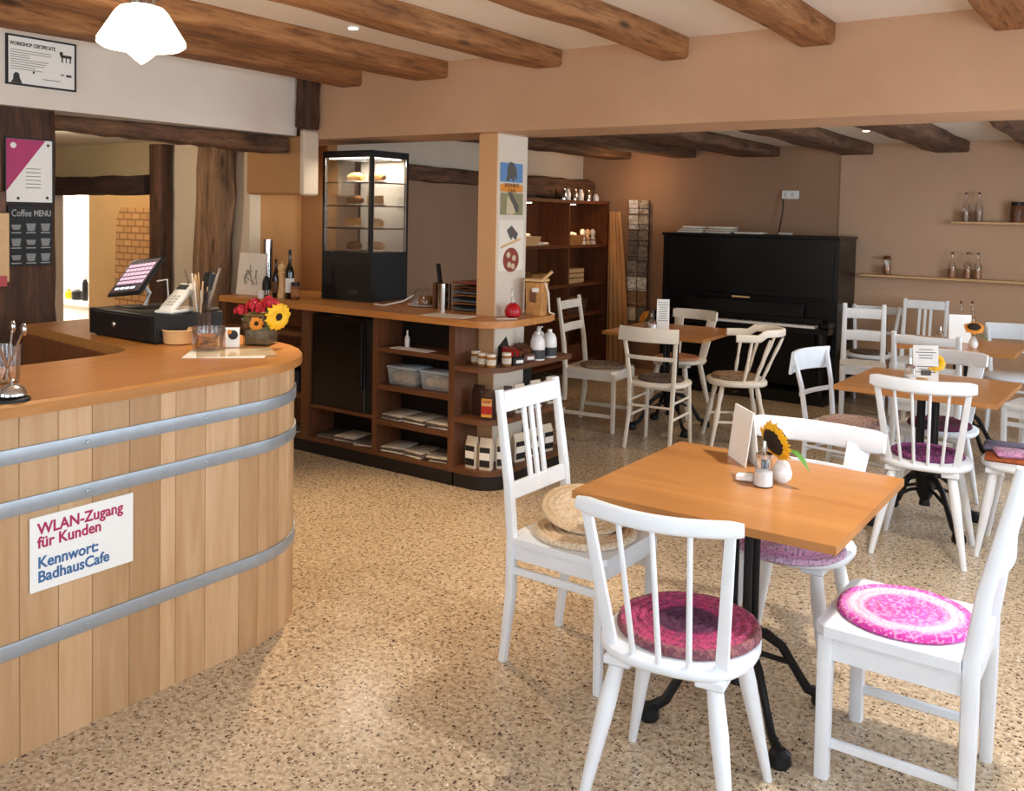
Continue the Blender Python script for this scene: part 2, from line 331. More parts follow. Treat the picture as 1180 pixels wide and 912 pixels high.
def window(i, axis, v, a, b, z0, z1):
    mb = MB(); m = (a+b)/2
    def s(p0, p1, zz0, zz1):
        if axis == 0: mb.span((v+.1, p0, zz0), (v+.15, p1, zz1))
        else: mb.span((p0, v-.15, zz0), (p1, v-.1, zz1))
    for p in ((a, a+.06), (b-.06, b), (m-.04, m+.04)): s(p[0], p[1], z0, z1)
    s(a, b, z0, z0+.06); s(a, b, z1-.06, z1); s(a, b, z0+.85, z0+.88)
    struct('window_%d' % i, mb, 'white')
    L = bpy.data.lights.new('daylight', 'AREA'); L.shape = 'RECTANGLE'; L.size = b-a; L.size_y = z1-z0
    o = bpy.data.objects.new('daylight', L); COL.objects.link(o)
    o.location = (v+.35, m, (z0+z1)/2) if axis == 0 else (m, v-.35, (z0+z1)/2)
    d = Vector((-1, 0, -0.25)) if axis == 0 else Vector((0, 1, -0.25))
    o.rotation_euler = d.to_track_quat('-Z', 'Y').to_euler(); L.color = (0.74, 0.87, 1.0)
    return L
DAY = []
for i, (a, b) in enumerate(W_RIGHT): DAY.append(window(i+1, 0, XR, a, b, 0.75, 2.1))
for i, (a, b) in enumerate(W_FRONT): DAY.append(window(i+5, 1, YF, a, b, 0.6, 2.2))
for L, e in zip(DAY, (55, 70, 40, 110, 35, 75)): L.energy = e

# timber: beams
def hewn(p0, p1, w, h, seed, n=14, j=0.008, taper=1.0):
    p0, p1 = Vector(p0), Vector(p1); rnd = random.Random(seed); ps = []; sc = []
    for i in range(n+1):
        t = i/n; ps.append(p0.lerp(p1, t)+Vector((rnd.uniform(-j, j), rnd.uniform(-j, j)*0.3, rnd.uniform(-j, j)))); k = 1+(taper-1)*t
        sc.append((k*(1+rnd.uniform(-.04, .04)), k*(1+rnd.uniform(-.05, .05))))
    mb = MB(); mb.sweep(ps, rrect(w, h, 0.2, 4), (0, 0, 1) if abs((p1-p0).normalized().z) < .7 else (0, 1, 0), sc); return mb
front = [(-4.44, .20, 'first beam beside the white soffit, ending above the pier'), (-3.75, .28, 'second beam from the white soffit, thick and smooth'),
         (-2.885, .19, 'third beam from the white soffit, ending above the pillar'), (-2.10, .17, 'long knotty beam ending at the middle of the plaster header'),
         (-1.36, .175, 'light knotty beam ending right of the middle of the header'), (-0.52, .2, 'beam end poking in at the top right corner')]
for i, (x, w, lb) in enumerate(front):
    o = hewn((x, YF, 2.50), (x, 4.505, 2.50), w, .125, i+3).build('ceiling_beam', 'beamw', None, 50); tag(o, 'brown hewn ceiling beam, '+lb, 'beam', 'beams over the front room')
back = [(-4.75, .3, 'over the tall shelf cabinet, darkest'), (-3.98, .26, 'left of the piano, just right of the pillar'), (-3.2, .40, 'above the left half of the piano'),
        (-2.27, .30, 'above the right end of the piano'), (-1.48, .29, 'above the bottle shelves'), (-0.72, .29, 'at the right edge of the photo')]
for i, (x, w, lb) in enumerate(back):
    o = hewn((x, 4.90, 2.275), (x, YB+.01, 2.275), w, .11, i+31).build('ceiling_beam', 'beamd', None, 50); tag(o, 'dark back room ceiling beam '+lb, 'beam', 'beams over the back room')
tag(hewn((-5.17, 2.80, 2.075), (-4.96, 4.34, 2.045), .15, .085, 50, 20, .006, 1.35).build('timber_beam', 'beamd', None, 50), 'dark worm-eaten timber running along under the white soffit', 'beam')
tag(hewn((-4.78, 4.43, 2.17), (-4.775, 4.43, 2.53), .13, .12, 51, 6, .01).build('timber_stub', 'timber', None, 50), 'short black upright timber between white soffit and plaster header', 'timber')
tag(hewn((-5.065, 2.60, 0), (-5.065, 2.57, 2.11), .33, .36, 52, 12, .004).build('timber_post', 'timber', None, 50), 'broad dark timber post carrying a pink notice and a chalkboard', 'post')
tag(hewn((-6.42, 4.43, 0), (-6.42, 4.43, 2.10), .155, .12, 53, 14, .005).build('door_post', 'timber', None, 50), 'slim dark timber post on right side of the kitchen doorway', 'post')
tag(hewn((-8.1, 4.425, 1.775), (-6.52, 4.425, 1.78), .15, .155, 54, 10, .006).build('lintel_beam', 'timberx', None, 50), 'dark timber lintel over the kitchen doorway', 'beam')
tag(hewn((-5.84, 4.425, 0.0), (-5.73, 4.425, 2.06), .33, .12, 55, 12, .012).build('timber_brace', 'timberg', None, 50), 'grey-brown leaning timber brace between two plaster panels', 'timber')
# back-room dark timber along the left wall top
tag(hewn((-5.12, 5.12, 1.945), (-5.12, 7.0, 1.93), .12, .13, 56, 10, .01).build('wall_timber', 'beamd', None, 50), 'dark timber along top of left wall behind the glass display case', 'beam')
tag(hewn((-5.10, 7.05, 1.89), (-5.10, 8.84, 1.89), .17, .20, 57, 14, .012).build('wall_timber', 'beamd', None, 50), 'dark wavy timber lying along the wall above the tall shelf cabinet', 'beam')
# kitchen beyond
struct('wall_kitchen_far', MB().span((-10.06, 6.0, 0), (-5.3, 6.1, 2.6)), plaster('yellow_clay_plaster', '#cda66c', '#c0975f'))
struct('wall_kitchen_end', MB().span((-13.8, 7.6, 0), (-10.0, 7.7, 2.6)), 'whitep')
struct('wall_kitchen_left', MB().span((-13.8, 4.6, 0), (-13.7, 7.6, 2.6)), 'whitep')
struct('ceiling_kitchen', MB().span((-13.8, 4.6, 2.6), (-5.3, 7.7, 2.7)), 'ceil')
def brickmat():
    t = NT('old_brick'); mp = mapping(t, (1, 1, 1), rot=(PI/2, 0, 0)); b = t.n('ShaderNodeTexBrick')
    b.inputs['Scale'].default_value = 3.4; b.inputs['Color1'].default_value = lin('#b88850'); b.inputs['Color2'].default_value = lin('#c99a62'); b.inputs['Mortar'].default_value = lin('#8f6438'); b.inputs['Mortar Size'].default_value = 0.03
    t.l(mp.outputs[0], b.inputs['Vector']); t.l(b.outputs['Color'], t.b.inputs['Base Color']); bump(t, b.outputs['Fac'], -0.8, 0.02); t.b.inputs['Roughness'].default_value = 0.95; return t.m
ar = [(-9.45, 0.0), (-8.45, 0.0), (-8.45, 1.56)]+[(-8.6-0.0-(0.7)*k/6, 1.60-0.0*k) for k in range(7)]+[(-9.40, 1.5)]
bk = MB(); bk.rings([[Vector((x, y, z)) for x, z in ar] for y in (5.93, 5.998)]); tag(bk.build('brick_niche', brickmat()), 'patch of bare brickwork in arched niche seen through kitchen doorway', 'brickwork')
kl = bpy.data.lights.new('kitchen_daylight', 'AREA'); kl.energy = 260; kl.size = 1.2; kl.color = (1, .97, .92); ko = bpy.data.objects.new('kitchen_daylight', kl); COL.objects.link(ko); ko.location = (-12.6, 6.0, 2.5)
kl2 = bpy.data.lights.new('kitchen_lamp', 'POINT'); kl2.energy = 30; kl2.color = (1, .84, .62); kl2.shadow_soft_size = .12; k2 = bpy.data.objects.new('kitchen_lamp', kl2); COL.objects.link(k2); k2.location = (-9.0, 5.1, 2.2)
for i_, (px_, nm_, m_, r_, h_) in enumerate((('a', 'small yellow bottle on the kitchen unit in the doorway', 'petal', .05, .13), ('b', 'dark jar on the kitchen unit in the doorway', 'blackm', .07, .16), ('c', 'dark slim bottle on the kitchen unit by the yellow wall', 'blackm', .04, .34))):
    t = thing('kitchen_jar', nm_, 'jar', (-12.22+.20*i_, 7.0, .33)); MB().lathe([(r_*.9, 0), (r_, .02), (r_, h_*.7), (r_*.5, h_*.85)], n=16).build('jar_body', m_, t); MB().lathe([(r_*.55, h_*.85), (r_*.55, h_)], n=14).build('lid', 'paper' if i_ else 'orange', t)
kc = thing('kitchen_unit', 'white kitchen unit with pale worktop seen through the doorway', 'cabinet', (-12.3, 7.2, 0))
MB().span((-0.8, -.35, 0), (1.4, .35, .27)).build('body', 'card', kc); MB().span((-.85, -.38, .27), (1.45, .36, .33), bev=.01).build('worktop', 'cream', kc)

# ================================================================ BAR (barrel counter)
ZT = 1.04
def outline(off=0.0):
    """outer face of the staves from the camera end round the tip and back along the wall arm"""
    p = [(-2.645+off, -1.2), (-2.645+off, 2.2)]
    for k in range(1, 13):
        a = PI/2*k/12; p.append((-3.10+(.455+off)*math.cos(a), 2.20+(.455+off)*math.sin(a)))
    p.append((-4.36, 2.655+off+.19)); return p
def resample(p, ds):
    out = [p[0]]
    acc = 0
    for a, b in zip(p, p[1:]):
        L = math.hypot(b[0]-a[0], b[1]-a[1]); n = max(1, round(L/ds))
        for k in range(1, n+1): out.append((a[0]+(b[0]-a[0])*k/n, a[1]+(b[1]-a[1])*k/n))
    return out
bar = thing('barrel_bar', 'curved bar clad like a barrel in pale staves with steel hoops', 'bar counter', (0, 0, 0))
# staves: one mesh, each stave a separate board with its own timber tint
sb = MB(); ys = [-1.2]
while ys[-1] < 1.24: ys.append(ys[-1]+random.choice((.11, .12, .13)))
ys[-1] = 1.25
ys += [1.367, 1.483, 1.59, 1.716, 1.827, 1.886, 2.003, 2.148]
segs = [((-2.645, a), (-2.645, b)) for a, b in zip(ys, ys[1:])]+[((-2.645, 2.148), (-2.648, 2.235))]
arc = [(-3.10+.455*math.cos(PI/2*k/9), 2.20+.455*math.sin(PI/2*k/9)) for k in range(10)]
arc[0] = (-2.648, 2.235); segs += list(zip(arc, arc[1:]))
q = arc[-1]; 
for k in range(9):
    r_ = (q[0]-.14, q[1]+.0193); segs.append((q, r_)); q = r_
tints = [(1, .98, .95), (.88, .83, .76), (1.08, 1.06, 1.04), (.8, .73, .64), (.95, .9, .84), (1.12, 1.11, 1.1)]
rnd = random.Random(5); lastt = None
for (a, b) in segs:
    t = rnd.choice([x for x in tints if x != lastt]); lastt = t; k = rnd.uniform(.97, 1.03)
    d = Vector((b[0]-a[0], b[1]-a[1])); L = d.length; d.normalize(); n = Vector((d.y, -d.x))
    c = [Vector((a[0], a[1]))+d*.0008, Vector((b[0], b[1]))-d*.0008]
    poly = [c[0], c[0]+n*-.03, c[1]+n*-.03, c[1]]
    poly = [c[0]-n*.0015, c[0]+d*.003, c[1]-d*.003, c[1]-n*.0015, c[1]-n*.03, c[0]-n*.03]
    sb.rings([[Vector((p.x, p.y, z)) for p in poly] for z in (0, 1.0)], tint=(t[0]*k, t[1]*k, t[2]*k, 1))
sb.build('staves', 'stave', bar, 20)
ho = resample(outline(.004), .08)
for z, h in ((.885, .044), (.735, .046), (.322, .045)):
    o = MB().sweep([(x, y, z) for x, y in ho], rrect(.007, h, .2)).build('hoop', 'steel', bar, 30, label='flat galvanised steel hoop')
    rv = MB()
    for i, yy in enumerate((.9, 1.57, 1.575, 2.0)): 
        if i != 2: rv.lathe([(.009, 0), (.008, .003), (.003, .005)], (0, 0, 0), 10) if False else rv.ball((-2.636, yy, z), .008, 8, 1, .6)
    rv.build('rivet', 'steel', o)
inner = [(-3.24, -1.2), (-3.24, 1.98)]+[(-3.24-.12*(1-math.cos(PI/2*k/6)), 1.98+.17*math.sin(PI/2*k/6)) for k in range(1, 7)]+[(-4.36, 2.28)]
outer = outline(.03); outer = [p for p in outer]
def ribbon(o_, i_, z0, z1, n=60):
    def rs(p):
        L = [0]
        for a, b in zip(p, p[1:]): L.append(L[-1]+math.hypot(b[0]-a[0], b[1]-a[1]))
        out = []
        for k in range(n+1):
            s = L[-1]*k/n; j = max(i for i in range(len(L)) if L[i] <= s+1e-9); j = min(j, len(p)-2); u = (s-L[j])/(L[j+1]-L[j])
            out.append((p[j][0]+(p[j+1][0]-p[j][0])*u, p[j][1]+(p[j+1][1]-p[j][1])*u))
        return out
    A, B = rs(o_), rs(i_); mb = MB(); r = .008
    mb.rings([[Vector((a[0], a[1], z0)), Vector((a[0], a[1], z1-r)), Vector((a[0]-(a[0]-b[0])*.015, a[1]-(a[1]-b[1])*.015, z1)), Vector((b[0], b[1], z1)), Vector((b[0], b[1], z0))] for a, b in zip(A, B)])
    return mb
ribbon(outer, inner, 1.0, ZT).build('worktop', 'top', bar, 30)
ribbon([(x, y) for x, y in outline(-.035)], [(x+.02, y) for x, y in inner], .93, .999).build('counter_rail', 'edge', bar, 30)
# inner cladding, visible across the void
ic = [(x, y) for x, y in inner]; MB().sweep([(x, y, .72) for x, y in resample(ic, .2)], rrect(.02, .56, .1)).build('inner_panel', 'cabw', bar, 30)
# wifi sign on the staves
sg = thing('wifi_sign', 'white sign with pink and blue lettering fixed on the bar staves', 'sign', (-2.6395, 1.558, .582), 0)
MB().box((0, 0, 0), (.003, .331, .222), bev=.001).build('board', 'paper', sg)
R_ = (PI/2, 0, PI/2)
for s_, z_, m_ in (('WLAN-Zugang', .058, 'plum'), ('für Kunden', .018, 'plum'), ('Kennwort:', -.042, 'blue'), ('BadhausCafe', -.084, 'blue')):
    text('lettering', s_, .047, m_, sg, (.0022, -.143, z_), R_, sx=.93, bold=.0011)

# things on the bar ---------------------------------------------------
def sheet(name, label, c, w, l, rz, z, mat='paper', th=.002, cat='menu', group=None):
    return tag(MB().box((c[0], c[1], z+th/2), (w, l, th), Matrix.Rotation(rz, 3, 'Z')).build(name, mat), label, cat, group)
p1 = atZ(262, 408, ZT)
sheet('menu_sheet', 'laminated sheet lying lower on the bar tip, its corner at the front edge', p1, .30, .21, .75, ZT, 'paper')
sheet('menu_folder', 'clear plastic folder lying on top of the laminated sheet', p1+Vector((.01, .03, 0)), .29, .20, .95, ZT+.0022, plain('glossy_print', '#dcc7a4', .12))
# vase with roses
def flower_head(parent, c, r, mat, petals=14, center='seedc', normal=(0, 0, 1), cs=.42, seed=1):
    n = Vector(normal).normalized(); q = n.to_track_quat('Z', 'Y').to_matrix(); rnd = random.Random(seed)
    mb = MB()
    for lay in range(2):
        for k in range(petals):
            a = 2*PI*(k+.5*lay)/petals; ln = r*rnd.uniform(.88, 1.08)*(1-.1*lay); w = r*.16
            prof = [(cs*r*.7, .3, 0), (ln*.55, 1, .08*r), (ln*.85, .75, .05*r), (ln, .08, -.06*r)]
            rows = []
            for d_, ww, zz in prof:
                x, y = math.cos(a), math.sin(a); t = Vector((-y, x, 0)); c0 = Vector((x*d_, y*d_, zz+.002+.004*lay))
                rows.append([c0-t*w*ww, c0+Vector((0, 0, .002)), c0+t*w*ww, c0-Vector((0, 0, .002))])
            mb.rings(rows)
    mb.xform(Matrix.Translation(Vector(c)) @ q.to_4x4()); mb.build('petals', mat, parent)
    m2 = MB().ball((0, 0, 0), cs*r, 16, .5).jitter(.0015, seed); m2.xform(Matrix.Translation(Vector(c)) @ q.to_4x4()); m2.build('flower_centre', center, parent)
def rose(parent, c, r, mat, seed):
    rnd = random.Random(seed); mb = MB().ball(c, r*.6, 10, .9)
    for lay in range(3):
        for k in range(6):
            a = 2*PI*(k+.37*lay)/6; rr = r*(.35+.28*lay); d = Vector((math.cos(a), math.sin(a), 0)); t = Vector((-d.y, d.x, 0)); z = r*(.55-.28*lay)
            mb.rings([[Vector(c)+d*(rr*f)+t*(r*.38*w_)*s_+Vector((0, 0, z+h_)) for s_, f in ((-1, .92), (0, 1.12), (1, .92), (0, 1.02))] for w_, h_, in ((.5, -.35*r), (1, -.05*r), (.85, .22*r), (.3, .3*r))])
    mb.jitter(.0012, seed).build('rose', mat, parent)
vp = atZ(300, 398, ZT); vs = thing('flower_vase', 'square glass vase of red roses and a yellow sunflower on the bar tip', 'vase', (vp.x-.02, vp.y+.02, ZT), .5)
vg = MB(); vg.rings([[Vector((x*a, y*a, z)) for x, y in ((-1, -1), (1, -1), (1, 1), (-1, 1))] for a, z in ((.052, 0), (.055, .004), (.06, .115), (.056, .115), (.05, .01))]); vg.build('vase_glass', 'glass', vs, 20)
vw = MB().box((0, 0, .035), (.098, .098, .055)); vw.build('moss_filling', plain('moss', '#6b5a3a', .9, var=.4, vscale=50), vs)
st = MB(); hs = [(-.035, .02, .165), (.0, -.03, .15), (.02, .03, .175), (.045, -.01, .17), (-.02, -.045, .165), (.04, .045, .16), (-.075, -.03, .14)]
for x, y, z in hs: st.tube([(x*.3, y*.3, .01), (x*.6, y*.6, .09), (x, y, z)], .003, 6)
st.tube([(0.01, 0, .02), (.06, -.03, .1), (.085, -.055, .135)], .004, 6); st.build('stems', 'leaf', vs)
for i, (x, y, z) in enumerate(hs): rose(vs, (x, y, z), .030, 'rose', i)
flower_head(vs, (.095, -.06, .125), .062, 'petal', 15, 'seedc', (.7, -.5, -.1), .35, 4)
flower_head(vs, (.01, -.075, .095), .032, 'orange', 9, 'seedc', (.2, -.9, .2), .4, 9)
lf = MB()
for k in range(9):
    a = 2*PI*k/9; lf.ball((.05*math.cos(a), .05*math.sin(a), .125), .028, 8, .25, 1.0, .55)
lf.build('leaves', plain('dry_brown_leaves', '#7d6236', .8, var=.3), vs)
# card
cp = atZ(268, 400, ZT); cd = thing('table_card', 'small white card with a round dark logo between jar and vase', 'card', (cp.x, cp.y, ZT), .8)
MB().box((0, 0, .04), (.055, .003, .08), Matrix.Rotation(-.1, 3, 'X')).build('card_board', 'paper', cd)
MB().lathe([(.019, 0), (.019, .002)], n=20).xform(Matrix.Translation((.002, -.0025, .05)) @ Matrix.Rotation(PI/2-.1, 4, 'X')).build('round_logo', 'slate', cd)
MB().lathe([(.009, 0), (.009, .002)], n=14).xform(Matrix.Translation((-.012, -.003, .062)) @ Matrix.Rotation(PI/2-.1, 4, 'X')).build('round_logo', 'orange', cd)
MB().lathe([(.009, 0), (.009, .002)], n=14).xform(Matrix.Translation((.014, -.001, .02)) @ Matrix.Rotation(PI/2-.1, 4, 'X')).build('round_logo', 'blue', cd)
# glass jar with sticks + glass bowl
jp = atZ(240, 392, ZT); jr = thing('straw_jar', 'tall glass jar full of straws, stirrers and a steel knife', 'jar', (jp.x-.05, jp.y+.0, ZT))
MB().lathe([(.047, 0), (.05, .004), (.052, .21), (.055, .215), (.05, .212), (.046, .01)], cap=True).build('jar_glass', 'glass', jr)
rnd = random.Random(3); s1, s2, s3 = MB(), MB(), MB()
for k in range(16):
    a = rnd.uniform(0, 2*PI); r0 = rnd.uniform(0, .03); r1 = rnd.uniform(.02, .045); L = rnd.uniform(.2, .29)
    (s1 if k % 3 else s2).rod((r0*math.cos(a), r0*math.sin(a), .012), (r1*math.cos(a+.4), r1*math.sin(a+.4), L), .003, n=6)
s3.bar((0.0, 0, .03), (.085, .03, .31), .004, .016); s3.bar((0.01, 0, .03), (-.075, -.03, .30), .004, .012)
s1.build('wooden_stirrers', 'lwood', jr); s2.build('paper_straws', 'paper', jr); s3.build('steel_knife', 'chrome', jr)
bp = atZ(232, 403, ZT); bw = thing('glass_bowl', 'low glass jar of brown sugar sachets in front of the straws', 'jar', (bp.x+.045, bp.y+.0, ZT))
MB().lathe([(.055, 0), (.062, .004), (.064, .09), (.066, .095), (.061, .092), (.056, .012)]).build('jar_glass', 'glass', bw)
sm = MB(); rnd = random.Random(8)
for k in range(26): sm.box((rnd.uniform(-.032, .032), rnd.uniform(-.032, .032), .012+.05*k/26), (.04, .022, .006), Matrix.Rotation(rnd.uniform(0, 3), 3, 'Z') @ Matrix.Rotation(rnd.uniform(-.6, .6), 3, 'X'))
sm.build('sugar_sachets', plain('brown_sachets', '#9a6238', .7, var=.3, vscale=30), bw)
rp = atZ(205, 399, ZT); rb = thing('wooden_bowl', 'small turned wooden bowl beside the black cash drawer', 'bowl', (rp.x-.06, rp.y+.05, ZT))
MB().lathe([(.055, 0), (.063, .005), (.067, .05), (.071, .058), (.068, .062), (.06, .055), (.052, .012)], n=28).build('bowl_body', 'lwood', rb)
# cash drawer, tablet, card reader
c0, c1 = atZ(103, 385, ZT), atZ(178, 398, ZT); w = (c1-c0).length; ang = math.atan2(c1.y-c0.y, c1.x-c0.x)
cdw = thing('cash_drawer', 'black metal cash drawer on the rear arm of the bar', 'cash drawer', (c0.x, c0.y, ZT), ang)
MB().span((0, 0, .006), (w, .33, .118), bev=.004).build('body', 'blackm', cdw); MB().span((.012, -.004, .012), (w-.012, .001, .108), bev=.002).build('drawer_front', 'blackm', cdw)
MB().ball((w*.42, -.008, .062), .012, 12, 1, 1, .6).build('lock', 'chrome', cdw)
f4 = MB(); [f4.lathe([(.014, 0), (.014, .007)], (x, y, 0), 12) for x in (.03, w-.03) for y in (.03, .3)]; f4.build('feet', 'blackm', cdw)
ML = Matrix.Translation((c0.x, c0.y, ZT)) @ Matrix.Rotation(ang, 4, 'Z')
tb = thing('tablet_till', 'tilted black tablet till on a stand, screen lit with pink tiles', 'tablet', ML @ Vector((w*.25, .16, .118)), ang-.05)
tw, th_ = .28, .21; TR = Matrix.Translation((0, -.01, .135)) @ Matrix.Rotation(-.12, 4, 'Y') @ Matrix.Rotation(math.radians(50), 4, 'X')
MB().box((0, 0, 0), (tw, th_, .016), bev=.006).xform(TR).build('case', 'blackm', tb)
MB().box((0, 0, .0085), (tw-.03, th_-.03, .002)).xform(TR).build('screen', emis('tablet_screen', '#3a2c34', .5), tb)
tl = MB()
for i in range(7):
    for j in range(5): tl.box((-.1+.0325*i, -.045+.024*j+.008, .0098), (.027, .017, .001))
tl.xform(TR).build('screen_tiles', emis('tablet_tiles', '#d9b8cc', .9), tb)
tl = MB(); [tl.box((-.08+.045*i, -.07, .0098), (.035, .012, .001)) for i in range(4)]; tl.xform(TR).build('screen_buttons', emis('tablet_buttons', '#dfe6f2', 1.2), tb)
MB().tube([(0, .03, .004), (0, .05, .06), (0, .01, .12)], .010, 10).build('stand_arm', 'card', tb); MB().span((-.08, -.06, 0), (.08, .09, .005), bev=.002).build('stand_base', 'blackm', tb)
MB().tube([(.1, .03, .12), (.15, .05, .13), (.14, .06, .06), (.09, .09, .01)], .004, 8).build('charging_cable', 'paper', tb)
cr = thing('card_reader', 'white handheld card reader sloping in its dock on the cash drawer', 'card reader', ML @ Vector((w*.86, .13, .118)), ang+.30)
MB().span((-.045, -.06, 0), (.045, .13, .016), bev=.005).build('dock', 'card', cr)
CR = Matrix.Translation((0, .03, .062)) @ Matrix.Rotation(math.radians(35), 4, 'X')
MB().box((0, 0, 0), (.075, .18, .03), bev=.01).xform(CR).build('terminal_body', 'card', cr); MB().box((0, .052, .016), (.05, .03, .002)).xform(CR).build('display', 'dkgrey', cr)
kb = MB(); [kb.box((-.02+.02*i, -.01-.018*j, .016), (.013, .01, .004)) for i in range(3) for j in range(4)]; kb.xform(CR).build('keypad', plain('grey_keys', '#b9b2a6', .6), cr)
ph = thing('cordless_phone', 'black upright handset behind the white card reader', 'phone', ML @ Vector((w*.97, .26, .118)), ang)
MB().box((0, 0, .09), (.05, .03, .17), Matrix.Rotation(-.2, 3, 'X'), bev=.01).build('handset', 'blackm', ph); MB().span((-.035, -.03, 0), (.035, .04, .02), bev=.006).build('cradle', 'blackm', ph)
# bell, tumbler with spoons at left edge
gp = atZ(14, 462, ZT); bl = thing('service_bell', 'chrome service bell on black base at the left edge of the bar', 'bell', (gp.x-.0, gp.y+.0, ZT))
MB().lathe([(.048, 0), (.048, .008), (.03, .016)]).build('base', 'blackm', bl); MB().lathe([(.04, .017), (.04, .022), (.034, .036), (.018, .046), (.004, .05), (.004, .058), (.008, .06), (.003, .064)]).build('dome', 'chrome', bl)
gp = atZ(5, 442, ZT); tg = thing('spoon_glass', 'tall glass holding spoons at the left edge of the bar', 'glass', (gp.x+.0, gp.y+.01, ZT))
MB().lathe([(.03, 0), (.033, .004), (.04, .12), (.038, .12), (.03, .01)]).build('tumbler', 'glass', tg)
for k, (dx, dy) in enumerate(((.05, .02), (-.03, .03), (.01, -.04))):
    m_ = MB(); m_.rod((dx*-.3, dy*-.3, .01), (dx, dy, .16), .0035, n=8); m_.ball((dx*1.12, dy*1.12, .172), .016, 10, 1.3, 1, .5); m_.build('spoon', 'chrome', tg)

# post notices --------------------------------------------------------
def frame_on_x(root, w, h, bw, matf, matp, d=.015):
    """framed sheet facing +X, centred on the root; w along Y"""
    fr = MB()
    for a, b in (((-w/2, h/2-bw), (w/2, h/2)), ((-w/2, -h/2), (w/2, -h/2+bw)), ((-w/2, -h/2+bw), (-w/2+bw, h/2-bw)), ((w/2-bw, -h/2+bw), (w/2, h/2-bw))):
        fr.span((-d/2, a[0], a[1]), (d/2, b[0], b[1]))
    fr.build('picture_frame', matf, root); MB().span((-d/2, -w/2+bw, -h/2+bw), (d/4, w/2-bw, h/2-bw)).build('print', matp, root)
ct = thing('framed_certificate', 'black framed white certificate hanging on the white soffit', 'certificate', (-4.842, 2.627, 2.347))
frame_on_x(ct, .372, .256, .009, 'blackm', 'paper')
M['ink'] = plain('grey_ink', '#3c3a38', .7)
text('certificate_title', 'WORKSHOP CERTIFICATE', .026, 'ink', ct, (.0045, -.168, .075), R_, sx=.78, bold=.0008)
ink = MB(); rnd = random.Random(2)
for i in range(9): ink.span((.004, -.165, .05-.012*i), (.0046, -.165+rnd.uniform(.09, .22), .0525-.012*i))
for y, z, w_, h_ in ((.13, -.055, .03, .012), (.1, -.05, .02, .006), (-.05, -.06, .01, .012), (.0, -.085, .1, .003)): ink.span((.004, y, z), (.0046, y+w_, z+h_))
ink.build('printed_lines', 'ink', ct)
hd_ = MB(); hd_.rings([[Vector((x, y, z)) for y, z in ((-.165, -.118), (-.105, -.118), (-.118, -.09), (-.122, -.068), (-.138, -.062), (-.15, -.075), (-.152, -.1))] for x in (.004, .0052)])
for a, b in (((.10, .045), (.16, .06)), ((.105, .02), (.112, .046)), ((.15, .02), (.157, .046)), ((.095, .055), (.112, .075)), ((.128, .02), (.133, .046))): hd_.span((.004, a[0], a[1]), (.0052, b[0], b[1]))
hd_.build('emblem', 'ink', ct)
pn = thing('framed_notice', 'framed notice split diagonally magenta and white on the dark post', 'notice', (-4.898, 2.587, 1.782))
frame_on_x(pn, .262, .345, .008, 'blackm', 'paper', .02)
MB().rings([[Vector((x, y, z)) for y, z in ((-.123, .164), (.085, .164), (-.123, -.11))] for x in (.0055, .0075)]).build('magenta_triangle', 'pink', pn)
for y, z, r_ in ((.10, .14, .008), (-.06, -.145, .008), (.095, -.14, .008)): MB().ball((.006, y, z), r_, 10, 1, .3).build('printed_mark', 'ink', pn)
for i in range(2, 8): MB().span((.0055, -.02, .05-.02*i), (.0065, .06, .053-.02*i)).build('printed_line', 'ink', pn)
MB().ball((.008, -.085, .13), .016, 14, 1, .2).build('round_logo', 'paper', pn)
cb = thing('chalk_board', 'slate menu board with white cup drawings below the magenta notice', 'menu board', (-4.90, 2.592, 1.44))
MB().box((0, 0, 0), (.012, .235, .32), bev=.002).build('slate_panel', 'slate', cb)
text('chalk_lettering', 'Coffee', .052, 'chalk', cb, (.0065, -.10, .102), R_, sx=.75, extr=.0004); text('chalk_lettering', 'MENU', .045, 'chalk', cb, (.0065, .018, .104), R_, sx=.75, extr=.0004, bold=.001)
cups = MB(); under = MB()
for i in range(3):
    for j in range(3):
        cy, cz = -.075+.078*i, .045-.08*j; h_ = .04 if (i+j) % 2 or i == 2 else .026
        cups.rings([[Vector((x, cy+a, cz+b)) for a, b in ((-.026, h_/2), (-.018, -h_/2), (.018, -h_/2), (.026, h_/2))] for x in (.006, .0068)])
        under.span((.006, cy-.026, cz-.032), (.0068, cy+.026, cz-.027)); 
cups.build('cup_drawings', plain('chalk_fill', '#8b8e8e', .9), cb); under.build('chalk_captions', 'chalk', cb)
lp = atX(2, 330, -4.7); 
hb = thing('hanging_board', 'pale wooden board with a small red label at the left edge of the photo', 'board', (-4.86, 2.40, 1.20), 0)
MB().span((-.03, -.12, .0), (0, .065, .36), bev=.004).build('board', 'lwood', hb); MB().span((-.035, -.13, .36), (.005, .045, .47), bev=.004).build('dark_band', 'shelfw', hb)
MB().span((-.03, -.12, .47), (0, .02, .70), bev=.004).build('board', 'lwood', hb); MB().span((-.0, -.1, -.02), (.004, .05, .035)).build('red_label', 'red', hb)

